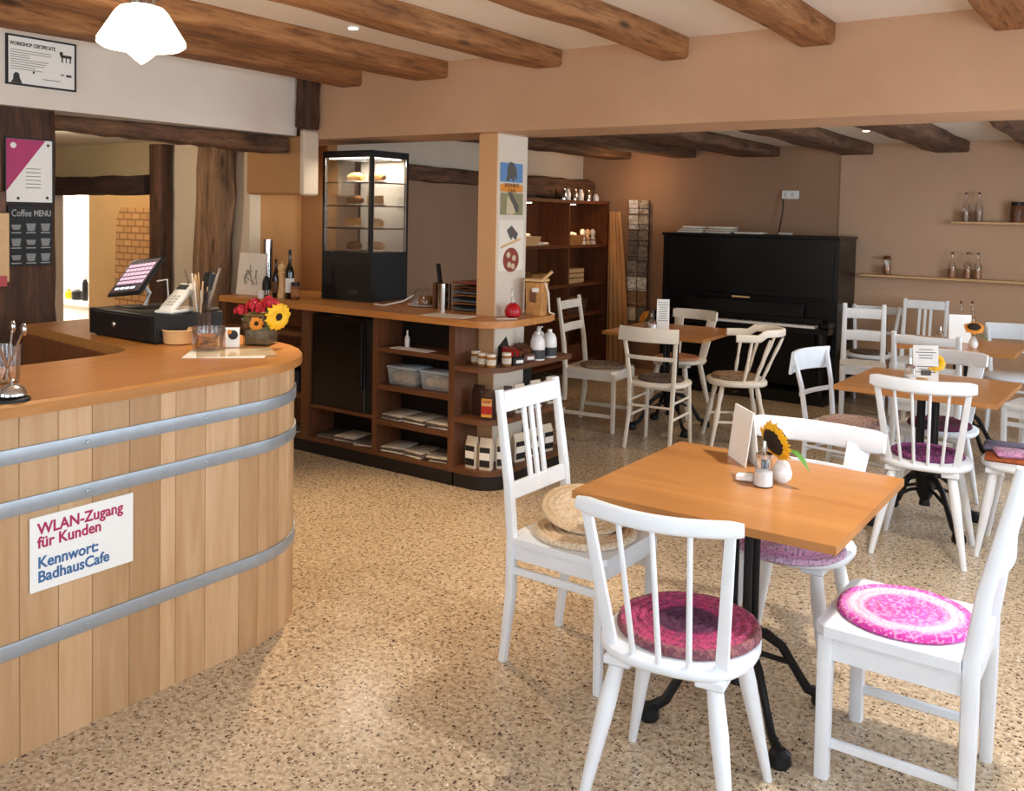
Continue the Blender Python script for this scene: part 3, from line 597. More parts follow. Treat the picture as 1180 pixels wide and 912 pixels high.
# pendant lamp
pd = thing('pendant_lamp', 'lit opal glass pendant lamp with pointed base hanging over the bar', 'lamp', (-2.865, 1.9, 2.09))
MB().lathe([(.003, 0), (.022, .014), (.05, .04), (.062, .05), (.125, .054), (.143, .066), (.142, .082), (.085, .175), (.07, .19), (.045, .197), (.04, .2)], n=40).build('glass_shade', 'lamp', pd, 60)
MB().lathe([(.045, .198), (.045, .225), (.02, .24)], n=24).build('fitting', 'chrome', pd); MB().rod((0, 0, .24), (0, 0, .44), .008).build('stem', 'chrome', pd); MB().lathe([(.05, .435), (.05, .45)], n=20).build('ceiling_cap', 'chrome', pd)
def pointlight(name, loc, e, c=(1, .75, .48), r=.1, spot=None, aim=None):
    L = bpy.data.lights.new(name, 'SPOT' if spot else 'POINT'); L.energy = e; L.color = c; L.shadow_soft_size = r
    if spot: L.spot_size = math.radians(spot); L.spot_blend = .8
    o = bpy.data.objects.new(name, L); COL.objects.link(o); o.location = loc
    if aim: o.rotation_euler = (Vector(aim)-Vector(loc)).to_track_quat('-Z', 'Y').to_euler()
    return o
pointlight('lamp_glow', (-2.865, 1.9, 2.0), 22, (1, .84, .6), .15)
def downlight(loc, label, e, spot=85, aim=None, r=.035):
    t = thing('ceiling_spot', label, 'spotlight', loc)
    MB().lathe([(r, 0), (r, -.006), (r*.75, -.008)], n=20).build('trim_ring', 'white', t); MB().lathe([(r*.7, -.0085), (r*.7, -.0105)], n=16).build('lens', 'spot', t)
    if e: pointlight('spot_light', (loc[0], loc[1], loc[2]-.03), e, (1, .72, .42), .03, spot, aim)
a_ = atZ(407, 31, ZC)
downlight((a_.x, a_.y, ZC), 'tiny lit ceiling spot between second and third front beams', 260, 72, (-3.1, 3.1, 0))
a_ = atZ(998, 150, 2.315); downlight((a_.x, a_.y, 2.315), 'tiny lit ceiling spot in the back room above the piano', 30, 120, (-2.0, 7.3, 0))

downlight((-.16, 3.1, ZC), 'ceiling spot above the nearest table, out of the photo at the top', 0)
L_ = bpy.data.lights.new('table_spot', 'SPOT'); L_.energy = 225; L_.spot_size = math.radians(125); L_.spot_blend = .9; L_.shadow_soft_size = .06; L_.color = (1, .93, .84)
o_ = bpy.data.objects.new('table_spot', L_); COL.objects.link(o_); o_.location = (-.16, 3.1, ZC-.04)
downlight((-6.2, 3.2, 2.13), 'added unseen ceiling spot brightening the alcove behind the bar', 0); pointlight('alcove_fill', (-6.2, 3.2, 2.0), 26, (1, .84, .62), .06)  # invented lamp, put in to brighten the alcove walls
downlight((-4.2, 3.75, ZC), 'ceiling spot over the counter between first and second beams', 0)
downlight((-1.8, 5.9, 2.315), 'added unseen ceiling spot in the back room between two dark beams', 38, 140)  # extra lamp added out of view to lift the back room
# ================================================================ BACK COUNTER
ct_ = thing('shelf_counter', 'brown open-shelf counter with honey worktop rounded at the pillar end', 'counter', (0, 0, 0))
CF, CB = 4.26, 4.98
ex = [(-5.45, CF-.035), (-3.22, CF-.035)]
def endcurve(off, yb=4.98):
    """plan of the rounded end: front edge round to the back at the pillar"""
    p = [(-3.22, 4.26-off)]
    for k in range(1, 9):
        a = -PI/2+PI/2*k/8; p.append((-3.22+(.17+off)*math.cos(a), 4.43+(.17+off)*math.sin(a)))
    p.append((-3.05+off, yb)); return p
wt = [(-5.45, CF-.035)]+endcurve(.03, 4.86)+[(-3.10, 4.95), (-3.20, 4.97), (-3.36, 4.97), (-3.36, 4.83), (-3.21, 4.83), (-3.21, 4.49), (-3.38, 4.49), (-3.38, 4.97), (-4.54, 4.97), (-4.54, 4.49), (-5.45, 4.49)]
# worktop built as pieces round the pillar, one mesh
MBw = MB(); MBw.prism([(-5.44, CF-.035), (-3.372, CF-.035), (-3.372, 4.98), (-5.44, 4.98)], .95, .99)
MBw.prism([(-3.372, CF-.035)]+endcurve(.035, 4.497)+[(-3.372, 4.497)], .95, .99); MBw.prism([(-3.219, 4.497), (-3.015, 4.497), (-3.02, 4.80), (-3.07, 4.93), (-3.17, 4.98), (-3.372, 4.98), (-3.372, 4.823), (-3.219, 4.823)], .95, .99)
MBw.build('worktop', 'topx', ct_, 25)
pls = MB(); pls.span((-5.45, CF, 0), (-3.33, 4.49, .08)); pls.prism([(-3.34, CF)]+endcurve(0, 4.49)+[(-3.34, 4.49)], 0, .08); pls.build('plinth', 'blackw', ct_, 25)
MB().span((-4.549, 4.5, 0), (-3.38, 4.95, .08)).build('plinth', 'blackw', ct_)
def upright(x0, x1, y1=4.49): MB().span((x0, CF, .08), (x1, y1, .95)).build('upright', 'shelfz', ct_)
upright(-5.45, -5.41); upright(-4.63, -4.56); upright(-3.985, -3.945); upright(-3.378, -3.335)
def shelf(x0, x1, z, t=.03, y1=4.49, mat='shelfw'): return MB().span((x0, CF+.002, z-t), (x1, y1, z)).build('shelf', mat, ct_)
for z in (.105, .38, .60, .79): shelf(-5.41, -4.63, z)
shelf(-4.56, -3.985, .105); shelf(-4.56, -3.985, .325, .02)
for z in (.105, .31, .53, .765): shelf(-3.945, -3.378, z)
MB().span((-5.41, 4.46, .08), (-4.63, 4.495, .95)).build('back_panel', 'cabw', ct_); MB().span((-3.945, 4.492, .08), (-3.378, 4.51, .95)).build('back_panel', 'blackw', ct_); MB().span((-4.56, 4.94, .08), (-3.378, 4.96, .95)).build('back_panel', 'blackw', ct_); MB().span((-4.56, 4.492, .08), (-3.985, 4.51, .30)).build('back_panel', 'blackw', ct_)  # black panels carry the deep shadow inside the bays as colour
for z in (.41, .715): 
    MB().prism([(-3.335, CF+.002)]+endcurve(-.002, 4.495)+[(-3.335, 4.495)], z-.03, z).build('end_shelf', 'shelfw', ct_, 25)
    MB().prism([(-3.215, 4.497), (-3.052, 4.497), (-3.052, 5.12), (-3.36, 5.12), (-3.36, 4.825), (-3.215, 4.825)], z-.03, z).build('end_shelf', 'shelfw', ct_, 25)
MB().prism([(-3.335, CF+.002)]+endcurve(-.002, 4.495)+[(-3.335, 4.495)], .08, .11).build('end_shelf', 'shelfw', ct_, 25)
MB().prism([(-3.215, 4.497), (-3.052, 4.497), (-3.052, 5.12), (-3.36, 5.12), (-3.36, 4.825), (-3.215, 4.825)], .08, .11).build('end_shelf', 'shelfw', ct_, 25)
MB().prism([(-3.215, 4.497), (-3.07, 4.497), (-3.07, 5.10), (-3.36, 5.10), (-3.36, 4.825), (-3.215, 4.825)], 0, .08).build('plinth', 'blackw', ct_, 25)
MB().span((-3.40, 4.86, .08), (-3.36, 5.12, .72)).build('back_panel', 'blackw', ct_)
# fridge
fr = thing('glass_fridge', 'black glass-fronted fridge built in below the worktop', 'fridge', (-4.272, 4.28, .325))
MB().span((-.27, .03, 0), (.27, .66, .60)).build('body', 'blackm', fr)
MB().span((-.27, 0, 0), (.20, .028, .60), bev=.004).build('glass_door', plain('black_door_glass', '#0d0b0b', .08, coat=.5), fr); MB().span((.21, 0, 0), (.27, .028, .60), bev=.004).build('door_frame', 'blackm', fr)
MB().box((.185, -.012, .35), (.016, .016, .42), bev=.004).build('handle', plain('dark_blue_black', '#12151f', .3), fr)
M['tubm'] = plain('clear_tub', '#e4ecf2', .15, alpha=.22)
# things on the shelves
def newspaper(x, y, z, n, label, w=.17, mat='news'):
    t = thing('newspaper_stack', label, 'newspapers', (x, y, z), random.uniform(-.1, .1), 'folded newspapers in the counter shelves')
    rnd = random.Random(label); 
    for k in range(n):
        q = rrect(.2, .014, .5, 4); m_ = MB(); m_.sweep([(-w/2, 0, 0), (0, 0, .002), (w/2, 0, -.0)], [(b*1.0, a) for a, b in [(p[0], p[1]) for p in rrect(.014, .2, .5, 4)]], (0, 0, 1)) if False else m_.box((rnd.uniform(-.012, .012), rnd.uniform(-.01, .01), .0055+.0115*k), (w, .2, .011), Matrix.Rotation(rnd.uniform(-.12, .12), 3, 'Z'), bev=.004)
        m_.build('folded_paper', 'newsd' if (k % 3 == 1) else 'news', t)
for i, x in enumerate((-3.855, -3.665, -3.475)):
    newspaper(x, 4.39, .31, 3, 'folded newspapers, %s on the shelf under the clear plastic boxes' % ('leftmost pile', 'middle pile', 'right pile')[i])
    newspaper(x, 4.39, .105, 3 if i < 2 else 5, 'folded newspapers, %s on the bottom shelf right of the fridge' % ('leftmost pile', 'middle pile', 'tallest right pile')[i])
for i, x in enumerate((-4.45, -4.27, -4.09)): newspaper(x, 4.40, .105, 2+i % 2, 'folded newspapers, %s on the bottom shelf below the fridge' % ('left pile', 'middle pile', 'right pile')[i])
newspaper(-4.76, 4.37, .105, 2, 'thin papers on bottom shelf beside the barrel bar edge')
for i, x in enumerate((-3.80, -3.53)):
    t = thing('storage_box', 'clear plastic food box with blue lid, %s of the two on the shelf' % ('left', 'right')[i], 'box', (x, 4.40, .53), 0, 'clear plastic boxes on the counter shelf')
    b_ = MB(); b_.rings([[Vector((sx*a, sy*b, z)) for sx, sy in ((-1, -1), (1, -1), (1, 1), (-1, 1))] for a, b, z in ((.105, .07, 0), (.116, .08, .10), (.112, .077, .10), (.102, .068, .004))]); b_.build('tub', 'tubm', t, 20)
    MB().box((0, 0, .038), (.19, .12, .06), bev=.01).build('contents', 'crumbs', t); MB().box((0, 0, .108), (.245, .17, .016), bev=.006).build('lid', plain('pale_blue_lid', '#b9cbdc', .3), t)
def bottle(name, label, cat, loc, r, h, mb_, mcap, neck=.35, capn='cap', group=None, bodyn='bottle_body', label_m=None, liquid=None):
    t = thing(name, label, cat, loc, 0, group); hb_ = h*(1-neck)
    MB().lathe([(r*.9, 0), (r, .004), (r, hb_*.85), (r*.8, hb_*.97), (r*.36, hb_*1.12), (r*.32, h*.94), (r*.34, h*.95)], n=18).build(bodyn, mb_, t)
    if liquid: MB().lathe([(r*.88, .004), (r*.88, hb_*.62)], n=14).build('liquid', liquid, t)
    MB().lathe([(r*.38, h*.93), (r*.38, h)], n=12).build(capn, mcap, t)
    if label_m: MB().lathe([(r*1.02, hb_*.2), (r*1.02, hb_*.65)], n=18).build('bottle_label', label_m, t)
    return t
bottle('spray_bottle', 'small white bottle on the shelf right of the fridge', 'bottle', (-3.79, 4.36, .765), .016, .105, 'porcelain', 'paper')
sheet('paper_sheet', 'white paper sheet on the shelf beside small white bottle', (-3.70, 4.31), .3, .09, 0, .765, 'paper', .003, 'paper')
bottle('spice_bottle', 'small pale bottle on left shelf behind the barrel bar', 'bottle', (-4.74, 4.33, .60), .018, .08, 'lwood', 'red')
tag(MB().box((-4.80, 4.37, .455), (.2, .14, .15), bev=.01).build('storage_tin', plain('navy_tin', '#1b2333', .4)), 'dark navy tin on the left shelf behind the barrel bar', 'tin')
def jar(label, loc, r=.026, h=.068, content='lwood', cap='paper', group='labelled jars on the end shelf', lab='news'):
    t = thing('preserve_jar', label, 'jar', loc, 0, group)
    MB().lathe([(r*.9, 0), (r, .004), (r, h*.78), (r*.85, h*.84)], n=16).build('jar_body', content, t); MB().lathe([(r*.96, h*.82), (r*.96, h)], n=16).build('lid', cap, t); MB().lathe([(r*1.02, h*.2), (r*1.02, h*.62)], n=16).build('jar_label', lab, t)
M['honey'] = plain('amber_preserve', '#9a6a3a', .2)
jz = .715
for (x, y), lb in zip(((-3.27, 4.38), (-3.19, 4.34), (-3.125, 4.335), (-3.09, 4.44)), ('leftmost of four jars on the end shelf', 'second jar from left on the end shelf', 'nearest jar at front of the end shelf', 'jar beside the dark display box on the end shelf')):
    jar('cream-lidded preserve jar, '+lb, (x, y, jz), .029, .078, 'honey', 'cream')
def gift_box(label, loc, rz, tilt, mats, w=.1):
    t = thing('display_box', label, 'box', loc, rz); Rm = Matrix.Rotation(tilt, 4, 'X')
    MB().span((-w/2, -.09, 0), (w/2, .09, .045), bev=.003).build('tray', mats[0], t)
    MB().box((0, .08, .075), (w, .018, .15), Matrix.Rotation(-.5, 3, 'X')).build('raised_back', mats[0], t)
    for k in range(4): MB().box((-w/2+.02+.02*k, -.0, .062), (.016, .10, .05), Matrix.Rotation(.25, 3, 'X'), bev=.003).build('packet', mats[1] if k % 2 == 0 else mats[2], t)
    MB().span((-.02, -.0925, .012), (.03, -.09, .03)).build('price_tag', 'paper', t)
gift_box('dark display box of red packets on the upper end shelf', (-3.135, 4.545, .715), 1.2, .3, ('blackw', 'red', 'shelfw'), .08)
gift_box('brown wooden display box behind the red packets on the end shelf', (-3.16, 4.70, .715), 1.2, .3, ('shelfw', 'cabw', 'shelfw'), .08)
for i, (x, y, nm) in enumerate(((-3.085, 4.765, 'nearest of the three, with a pump'), (-3.19, 4.935, 'middle one of the three, partly hidden'), (-3.09, 4.91, 'farthest right of the three'))):
    t = thing('soap_bottle', 'white domed bottle with dark lower label, '+nm, 'bottle', (x, y, .715), 0, 'white bottles on the end shelf')
    MB().lathe([(.044, 0), (.046, .005), (.046, .09), (.043, .12), (.032, .145), (.014, .158)], n=20).build('bottle_body', 'porcelain', t); MB().lathe([(.047, .01), (.047, .065)], n=20).build('bottle_label', 'dkgrey', t)
    MB().lathe([(.014, .15), (.014, .175)], n=12).build('cap', 'paper', t)
    if i == 0: MB().tube([(0, 0, .17), (0, 0, .205), (.03, 0, .205)], .005).build('pump', 'paper', t)
def pouch(label, loc, w, h, d, mats, cat='coffee bag', rz=0, group=None):
    t = thing('coffee_bag', label, cat, loc, rz, group)
    b_ = MB(); b_.rings([[Vector((sx*a, sy*b, z)) for sx, sy in ((-1, -.8), (-.8, -1), (.8, -1), (1, -.8), (1, .8), (.8, 1), (-.8, 1), (-1, .8))] for a, b, z in ((w/2, d/2, 0), (w/2*1.02, d/2, h*.5), (w/2, d/2*.9, h*.78), (w/2*.98, d/2*.25, h*.93), (w/2*.98, .004, h))]); b_.build('bag_body', mats[0], t, 30)
    MB().span((-w*.42, -d/2-.002, h*.1), (w*.42, -d/2+.001, h*.72)).build('bag_label', mats[1], t)
    if len(mats) > 2: MB().span((-w*.42, -d/2-.0035, h*.32), (w*.42, -d/2-.001, h*.55)).build('label_band', mats[2], t)
    return t
M['coffeelab'] = stripes('red_yellow_label', [(0, '#d9a23c'), (.15, '#b02a1c'), (.6, '#d8b078'), (.85, '#c79040')]); M['brownbag'] = plain('dark_brown_bag', '#3a2118', .35)
g_ = 'dark coffee bags on the middle end shelf'
cf = pouch('dark coffee bag with red and yellow label on the middle end shelf', (-3.14, 4.335, .41), .075, .175, .06, ('brownbag', 'coffeelab'), rz=.3)
text('bag_lettering', 'CAFFE', .018, 'red', cf, (-.026, -.0330, .10), (PI/2, 0, 0))
pouch('plain dark bag left of the red-labelled coffee on the middle end shelf', (-3.255, 4.40, .41), .075, .18, .055, ('brownbag', 'brownbag'), group=g_)
pouch('dark bag behind and right of the red-labelled coffee, partly behind the chair', (-3.10, 4.475, .41), .05, .18, .03, ('brownbag', 'brownbag'), rz=.5, group=g_)
M['pouchw'] = plain('cream_pouch', '#d9cdb8', .5); M['pouchb'] = plain('black_pouch_label', '#1c1b1b', .5)
for i, (x, y, lb) in enumerate(((-3.245, 4.33, 'leftmost'), (-3.155, 4.345, 'second from left'), (-3.095, 4.43, 'third, beside the white chair'))):
    pouch('cream pouch with black band on the lowest end shelf, '+lb, (x, y, .11), .075, .185, .05, ('pouchw', 'pouchb', 'paper'), 'pouch', .25*i, 'cream pouches on the lowest end shelf')
for i, (y, z) in enumerate(((4.62, .11), (4.78, .11), (4.94, .11), (4.62, .41), (4.80, .41), (4.98, .41))):
    pouch('cream pouch seen through the back of the slat chair, %s on the %s end shelf' % (('nearest', 'middle', 'farthest')[i % 3], ('lowest', 'middle')[i//3]), (-3.12, y, z), .085, .17, .05, ('pouchw', 'pouchb', 'paper'), 'pouch', PI/2-.2, 'pouches on the far side of the end shelves')

# things on the worktop ------------------------------------------------
ZW = .99
def display_case():
    x0, x1, y0, y1, z0, z1 = -4.80, -4.345, 4.595, 4.945, ZW, 2.018
    x0 = -4.54  # the pier hides the rest
    t = thing('cake_display', 'tall black glass display case of pastries on the counter', 'display case', (-4.335, 4.60, ZW))
    W, D, Hh = .465, .376, 1.03   # extends to -X and +Y from the front right corner
    MB().span((-W, 0, 0), (0, D, .335)).build('lower_housing', 'blackm', t, 20); MB().span((-W, 0, .985), (0, D, 1.03)).build('top_housing', 'blackm', t, 20)
    for x in (-W+.011, -.011):
        for y in (.011, D-.011): MB().span((x-.011, y-.011, .335), (x+.011, y+.011, .985)).build('corner_post', 'blackm', t)
    for p_, q_ in (((-W+.022, -.001), (-W+.028, .003)), ((-.028, -.001), (-.022, .003)), ((-.003, .022), (.001, .028)), ((-.003, D-.028), (.001, D-.022))): MB().span((p_[0], p_[1], .34), (q_[0], q_[1], .98)).build('chrome_edge', 'chrome', t)
    gl_ = MB(); gl_.span((-W+.02, .004, .335), (-.02, .007, .985)); gl_.span((-.007, .02, .335), (-.004, D-.02, .985)); gl_.build('glass_panes', 'glass', t)
    MB().span((-W+.01, D-.02, .335), (-.02, D-.012, .985)).build('back_panel', plain('pale_back_panel', '#c9c2b8', .4), t)
    for z in (.50, .655, .815):
        MB().span((-W+.022, .02, z-.004), (-.022, D-.03, z)).build('shelf', 'glass', t); e_ = MB(); e_.span((-W+.02, .012, z-.008), (-.02, .018, z+.002)); e_.span((-.018, .02, z-.008), (-.012, D-.03, z+.002)); e_.build('shelf_edge', 'blackm', t)
    MB().span((-W+.03, .03, .975), (-.03, .06, .984)).build('light_strip', 'led', t); MB().span((-.06, .07, .975), (-.03, D-.05, .984)).build('light_strip', 'led', t)
    MB().span((-.2, -.002, .05), (-.12, .0, .075)).build('badge', 'dkgrey', t)
    A = t.location
    def cake(name, label, cat, dx, dy, z, kind, m_):
        c = thing(name, label, cat, (A.x+dx, A.y+dy, A.z+z)); MB().lathe([(.05, 0), (.065, .008), (.064, .01), (.05, .004)], n=20).build('plate', 'plate', c)
        if kind == 'roll': 
            MB().sweep([(-.065, 0, .037), (-.03, .008, .042), (.03, .008, .042), (.07, -.0, .035)], circ(.03, 10), scales=[.6, 1, 1, .6]).build('pastry_roll', m_, c)
        elif kind == 'wedge': MB().prism([(-.055, -.04), (.065, 0), (-.055, .04)], .011, .07).build('cake_slice', m_, c)
        else: MB().lathe([(.045, .01), (.056, .035), (.048, .055), (.02, .068)], n=14).build('bun', m_, c)
    zz = [.336, .501, .656, .816]
    lv = ['bottom level', 'second level', 'third level', 'top level']; kinds = [['bun', 'roll'], ['wedge', 'bun'], ['roll', 'wedge'], ['roll', 'roll']]
    for i in range(4):
        cake('pastry', 'pastry on plate, left one on the %s of the display case' % lv[i], 'pastry', -.30, .15, zz[i], kinds[i][0], 'pastry' if i % 2 else 'cakeb')
        cake('pastry', 'pastry on plate, right one on the %s of the display case' % lv[i], 'pastry', -.11, .17, zz[i], kinds[i][1], 'pastry')
    L = bpy.data.lights.new('case_light', 'AREA'); L.shape = 'RECTANGLE'; L.size = .3; L.size_y = .2; L.energy = 12; L.color = (1, .9, .74)
    o = bpy.data.objects.new('case_light', L); COL.objects.link(o); o.location = (A.x-.2, A.y+.18, A.z+.97)
display_case()
cp = atZ(490, 352, ZW); cp = Vector((-3.93, 4.70, ZW)); gd = thing('cake_dome', 'glass dome over a small cake on a white plate', 'cake dome', cp)
MB().lathe([(.075, 0), (.12, .008), (.122, .012), (.07, .006)], n=28).build('plate', 'plate', gd); MB().lathe([(.088, .013), (.088, .07), (.07, .105), (.03, .12), (.010, .125), (.008, .132), (.016, .142), (.012, .152), (.003, .155)], n=28).build('dome', 'glass', gd)
MB().lathe([(.045, .013), (.047, .06), (.042, .066)], n=20).build('cake', 'cakeb', gd)
kn = atZ(440, 347, ZW); tag(MB().tube([(-4.22, 4.52, ZW+.004), (-4.12, 4.50, ZW+.004), (-4.04, 4.60, ZW+.03), (-4.0, 4.66, ZW+.07)], .005).build('white_cable', 'paper'), 'white cable lying on the worktop in front of the display case', 'cable')
ch = thing('cutlery_tin', 'brushed steel cylinder holding a black-handled knife', 'tin', (-3.72, 4.62, ZW))
MB().lathe([(.036, 0), (.036, .165), (.033, .165), (.033, .01)], n=24).build('cylinder', 'chrome', ch); MB().bar((0, 0, .02), (-.045, 0, .29), .018, .03).build('knife', 'blackm', ch)
MB().span((-.062, -.03, 0), (-.04, .05, .17)).build('wooden_block', 'shelfw', ch)
tr = thing('plate_rack', 'black rack stacked with dark plates and trays beside the pillar', 'rack', (-3.52, 4.72, ZW))
rk = MB(); [rk.span((x-.004, y-.004, 0), (x+.004, y+.004, .17)) for x in (-.125, .125) for y in (-.12, .12)]; rk.build('rack_frame', 'blackm', tr)
M['plates'] = plain('blue_grey_plates', '#6f7885', .3)
for k in range(9): MB().box((0, 0, .012+.0175*k), (.23-.004*(k % 3), .23, .011), bev=.004).build('tray', ('plates', 'blackm', 'cakeb')[k % 3] if k < 7 else 'shelfw', tr)
MB().box((0, 0, .178), (.23, .23, .014), bev=.004).build('tray', plain('brick_red_tray', '#7c2f1e', .5), tr)
sheet('paper_sheet', 'cream paper sheet lying flat in front of the pillar', (-3.45, 4.34), .3, .16, .08, ZW, 'cream', .003, 'paper')
rv_ = atZ(584, 362, ZW); rd = thing('red_bottle', 'round red bottle with long clear neck beside the pillar', 'bottle', (-3.125, 4.545, ZW))
MB().lathe([(.03, 0), (.046, .012), (.05, .04), (.04, .07), (.018, .088)], n=24).build('bottle_body', 'red', rd); MB().lathe([(.016, .086), (.012, .10), (.010, .17), (.013, .175)], n=16).build('neck', 'glass', rd)
tag(MB().box((-3.08, 4.42, ZW+.005), (.13, .012, .008), Matrix.Rotation(.9, 3, 'Z'), bev=.003).build('wooden_stick', 'cream'), 'short pale stick lying at the rounded counter end', 'stick')
bs = thing('paper_basket', 'tall tan basket with pale bent handle on the counter end', 'basket', (-3.11, 4.78, ZW), .1)
b_ = MB(); b_.rings([[Vector((sx*a, sy*a*.8, z)) for sx, sy in ((-1, -1), (1, -1), (1, 1), (-1, 1))] for a, z in ((.05, 0), (.056, .20), (.052, .20), (.046, .01))]); b_.build('basket_body', plain('kraft_tan', '#c08b50', .8, var=.25, vscale=30), bs, 20)
MB().box((0, 0, .215), (.125, .10, .018), bev=.004).build('rim', 'lwood', bs); MB().tube([(.055, 0, .2), (.08, 0, .14), (.09, 0, .02), (.12, .01, .01)], .006).build('handle', 'cream', bs)
MB().box((.0, -.047, .12), (.04, .012, .08), bev=.004).build('dark_motif', 'cabw', bs); MB().box((.015, -.049, .155), (.045, .012, .03), bev=.005).build('white_motif', 'paper', bs); MB().rod((.02, 0, .2), (.09, .03, .27), .008, .01).build('wooden_spoon', 'lwood', bs)
# left end of the counter
kp = thing('sketch_canvas', 'pale canvas with a pencil plant sketch leaning on the counter', 'picture', (-5.30, 4.40, ZW), .12)
MB().box((0, .0, .15), (.25, .02, .30), Matrix.Rotation(-.12, 3, 'X')).build('canvas', 'whitep', kp)
sk = MB(); rnd = random.Random(4)
for k in range(10):
    a = [(rnd.uniform(-.07, .08), -.0135+.12*(z_-.15), z_) for z_ in (.08, .13, .18)]; sk.tube([Vector(p) for p in a], .0018, 5)
sk.tube([(.02, -.02, .06), (.0, -.012, .15), (-.01, -.006, .22)], .002, 5); sk.build('pencil_drawing', plain('pencil_grey', '#9b948a', .9), kp)
tag(MB().lathe([(.034, 0), (.034, .40), (.031, .40)], (-5.25, 4.50, ZW), 20).build('steel_cylinder', 'chrome'), 'tall narrow steel cylinder behind the sketch canvas', 'cylinder')
gr = thing('coffee_grinder', 'small dark hand grinder with chrome base right of the canvas', 'grinder', (-5.12, 4.38, ZW)); MB().lathe([(.03, .05), (.03, .10), (.02, .135), (.006, .15)], n=16).build('hopper', 'blackm', gr); MB().lathe([(.035, 0), (.035, .01), (.012, .02), (.012, .05), (.03, .055)], n=16).build('base', 'chrome', gr)
bottle('wine_bottle', 'dark bottle left of the wooden pepper mill', 'bottle', (-5.045, 4.40, ZW), .025, .27, 'darkglass', 'blackm', label_m='shelfw', group='dark bottles on the counter')
pm = thing('pepper_mill', 'turned light-wood pepper mill between two dark bottles', 'pepper mill', (-4.975, 4.39, ZW))
MB().lathe([(.028, 0), (.03, .02), (.023, .06), (.018, .11), (.024, .16), (.027, .175), (.02, .185), (.026, .20), (.028, .215), (.018, .235), (.006, .24), (.009, .25), (.003, .257)], n=22).build('mill_body', 'lwood', pm)
bottle('wine_bottle', 'tallest dark bottle right of the wooden pepper mill', 'bottle', (-4.905, 4.40, ZW), .03, .34, 'darkglass', 'blackm', label_m='paper', group='dark bottles on the counter')
jar('dark spice jar with mottled label at right of the bottles', (-4.825, 4.38, ZW), .03, .12, 'cabw', 'blackm', None, 'wicker'); tag(MB().lathe([(.02, 0), (.024, .05), (.022, .05), (.018, .006)], (-5.085, 4.30, ZW), 18).build('espresso_cup', 'porcelain'), 'small white cup in front of the dark bottles', 'cup')
# pillar posters
def poster_x(name, label, p0, p1, mat, x=-3.2195):
    a, b = atX(*p0, x), atX(*p1, x); r_ = thing(name, label, 'poster', (x, (a.y+b.y)/2, (a.z+b.z)/2)); w_, h_ = abs(b.y-a.y), abs(a.z-b.z)
    MB().box((0, 0, 0), (.003, w_, h_)).build('sheet', mat, r_); return r_, w_, h_
def blob(root, name, mat, pts, x=.0025): MB().rings([[Vector((xx, y, z)) for y, z in pts] for xx in (.0012, x)]).build(name, mat, root)
def disc(cy, cz, ry, rz_, n=18): return [(cy+ry*math.cos(2*PI*k/n), cz+rz_*math.sin(2*PI*k/n)) for k in range(n)]
M['pbl'] = plain('poster_blue', '#6289b8', .6); M['pgr'] = plain('poster_khaki', '#8c8560', .6); M['pgy'] = plain('poster_grey', '#5a5550', .6); M['ptan'] = plain('poster_pale', '#cbb998', .6)
r_, w_, h_ = poster_x('wall_poster', 'small blue poster with a grey bird shape at top of the pillar', (577, 187), (602, 211), 'pbl')
blob(r_, 'bird_shape', 'pgy', [(-.06, -.05), (-.045, .0), (-.05, .03), (-.02, .065), (.02, .06), (.05, .02), (.055, -.045), (.03, -.02), (.02, -.06), (-.01, -.03), (-.03, -.055)])
r_, w_, h_ = poster_x('wall_poster', 'narrow orange strip poster below the blue bird poster', (577, 212), (602, 222), 'orange')
for z_, n_ in ((.014, 'BADHAUS'), (-.02, 'CAFE')): text('poster_lettering', n_, .034, 'cabw', r_, (.002, 0, z_-.008), R_, 'CENTER')
r_, w_, h_ = poster_x('wall_poster', 'khaki poster of a white wedge and dark curve under the orange strip', (577, 222), (602, 248), 'pgr')
blob(r_, 'white_wedge', 'ptan', [(-.06, -.06), (-.05, .05), (.05, -.04), (.01, -.065)]); blob(r_, 'dark_curve', 'pgy', [(-.04, .07), (-.01, .07), (.07, -.01), (.07, -.045), (.04, -.05)], .0035)
r_, w_, h_ = poster_x('wall_poster', 'tall cream poster with plate of food, lowest on the pillar', (575, 253), (602, 311), 'cream')
blob(r_, 'round_dish', plain('poster_dish', '#8d3a2c', .6), disc(.0, -.09, .085, .075)); blob(r_, 'rolling_pin', 'lwood', [(-.11, -.02), (-.11, -.005), (.10, .045), (.10, .03)], .0035); blob(r_, 'grey_fork', 'pgy', [(-.02, .05), (-.05, .09), (.0, .12), (.07, .07), (.05, .03), (.01, .05), (0, .03)])
for cy, cz in ((-.03, -.06), (.03, -.08), (-.02, -.12), (.02, -.13)): blob(r_, 'bread_slice', 'ptan', disc(cy, cz, .02, .018, 12), .0045)

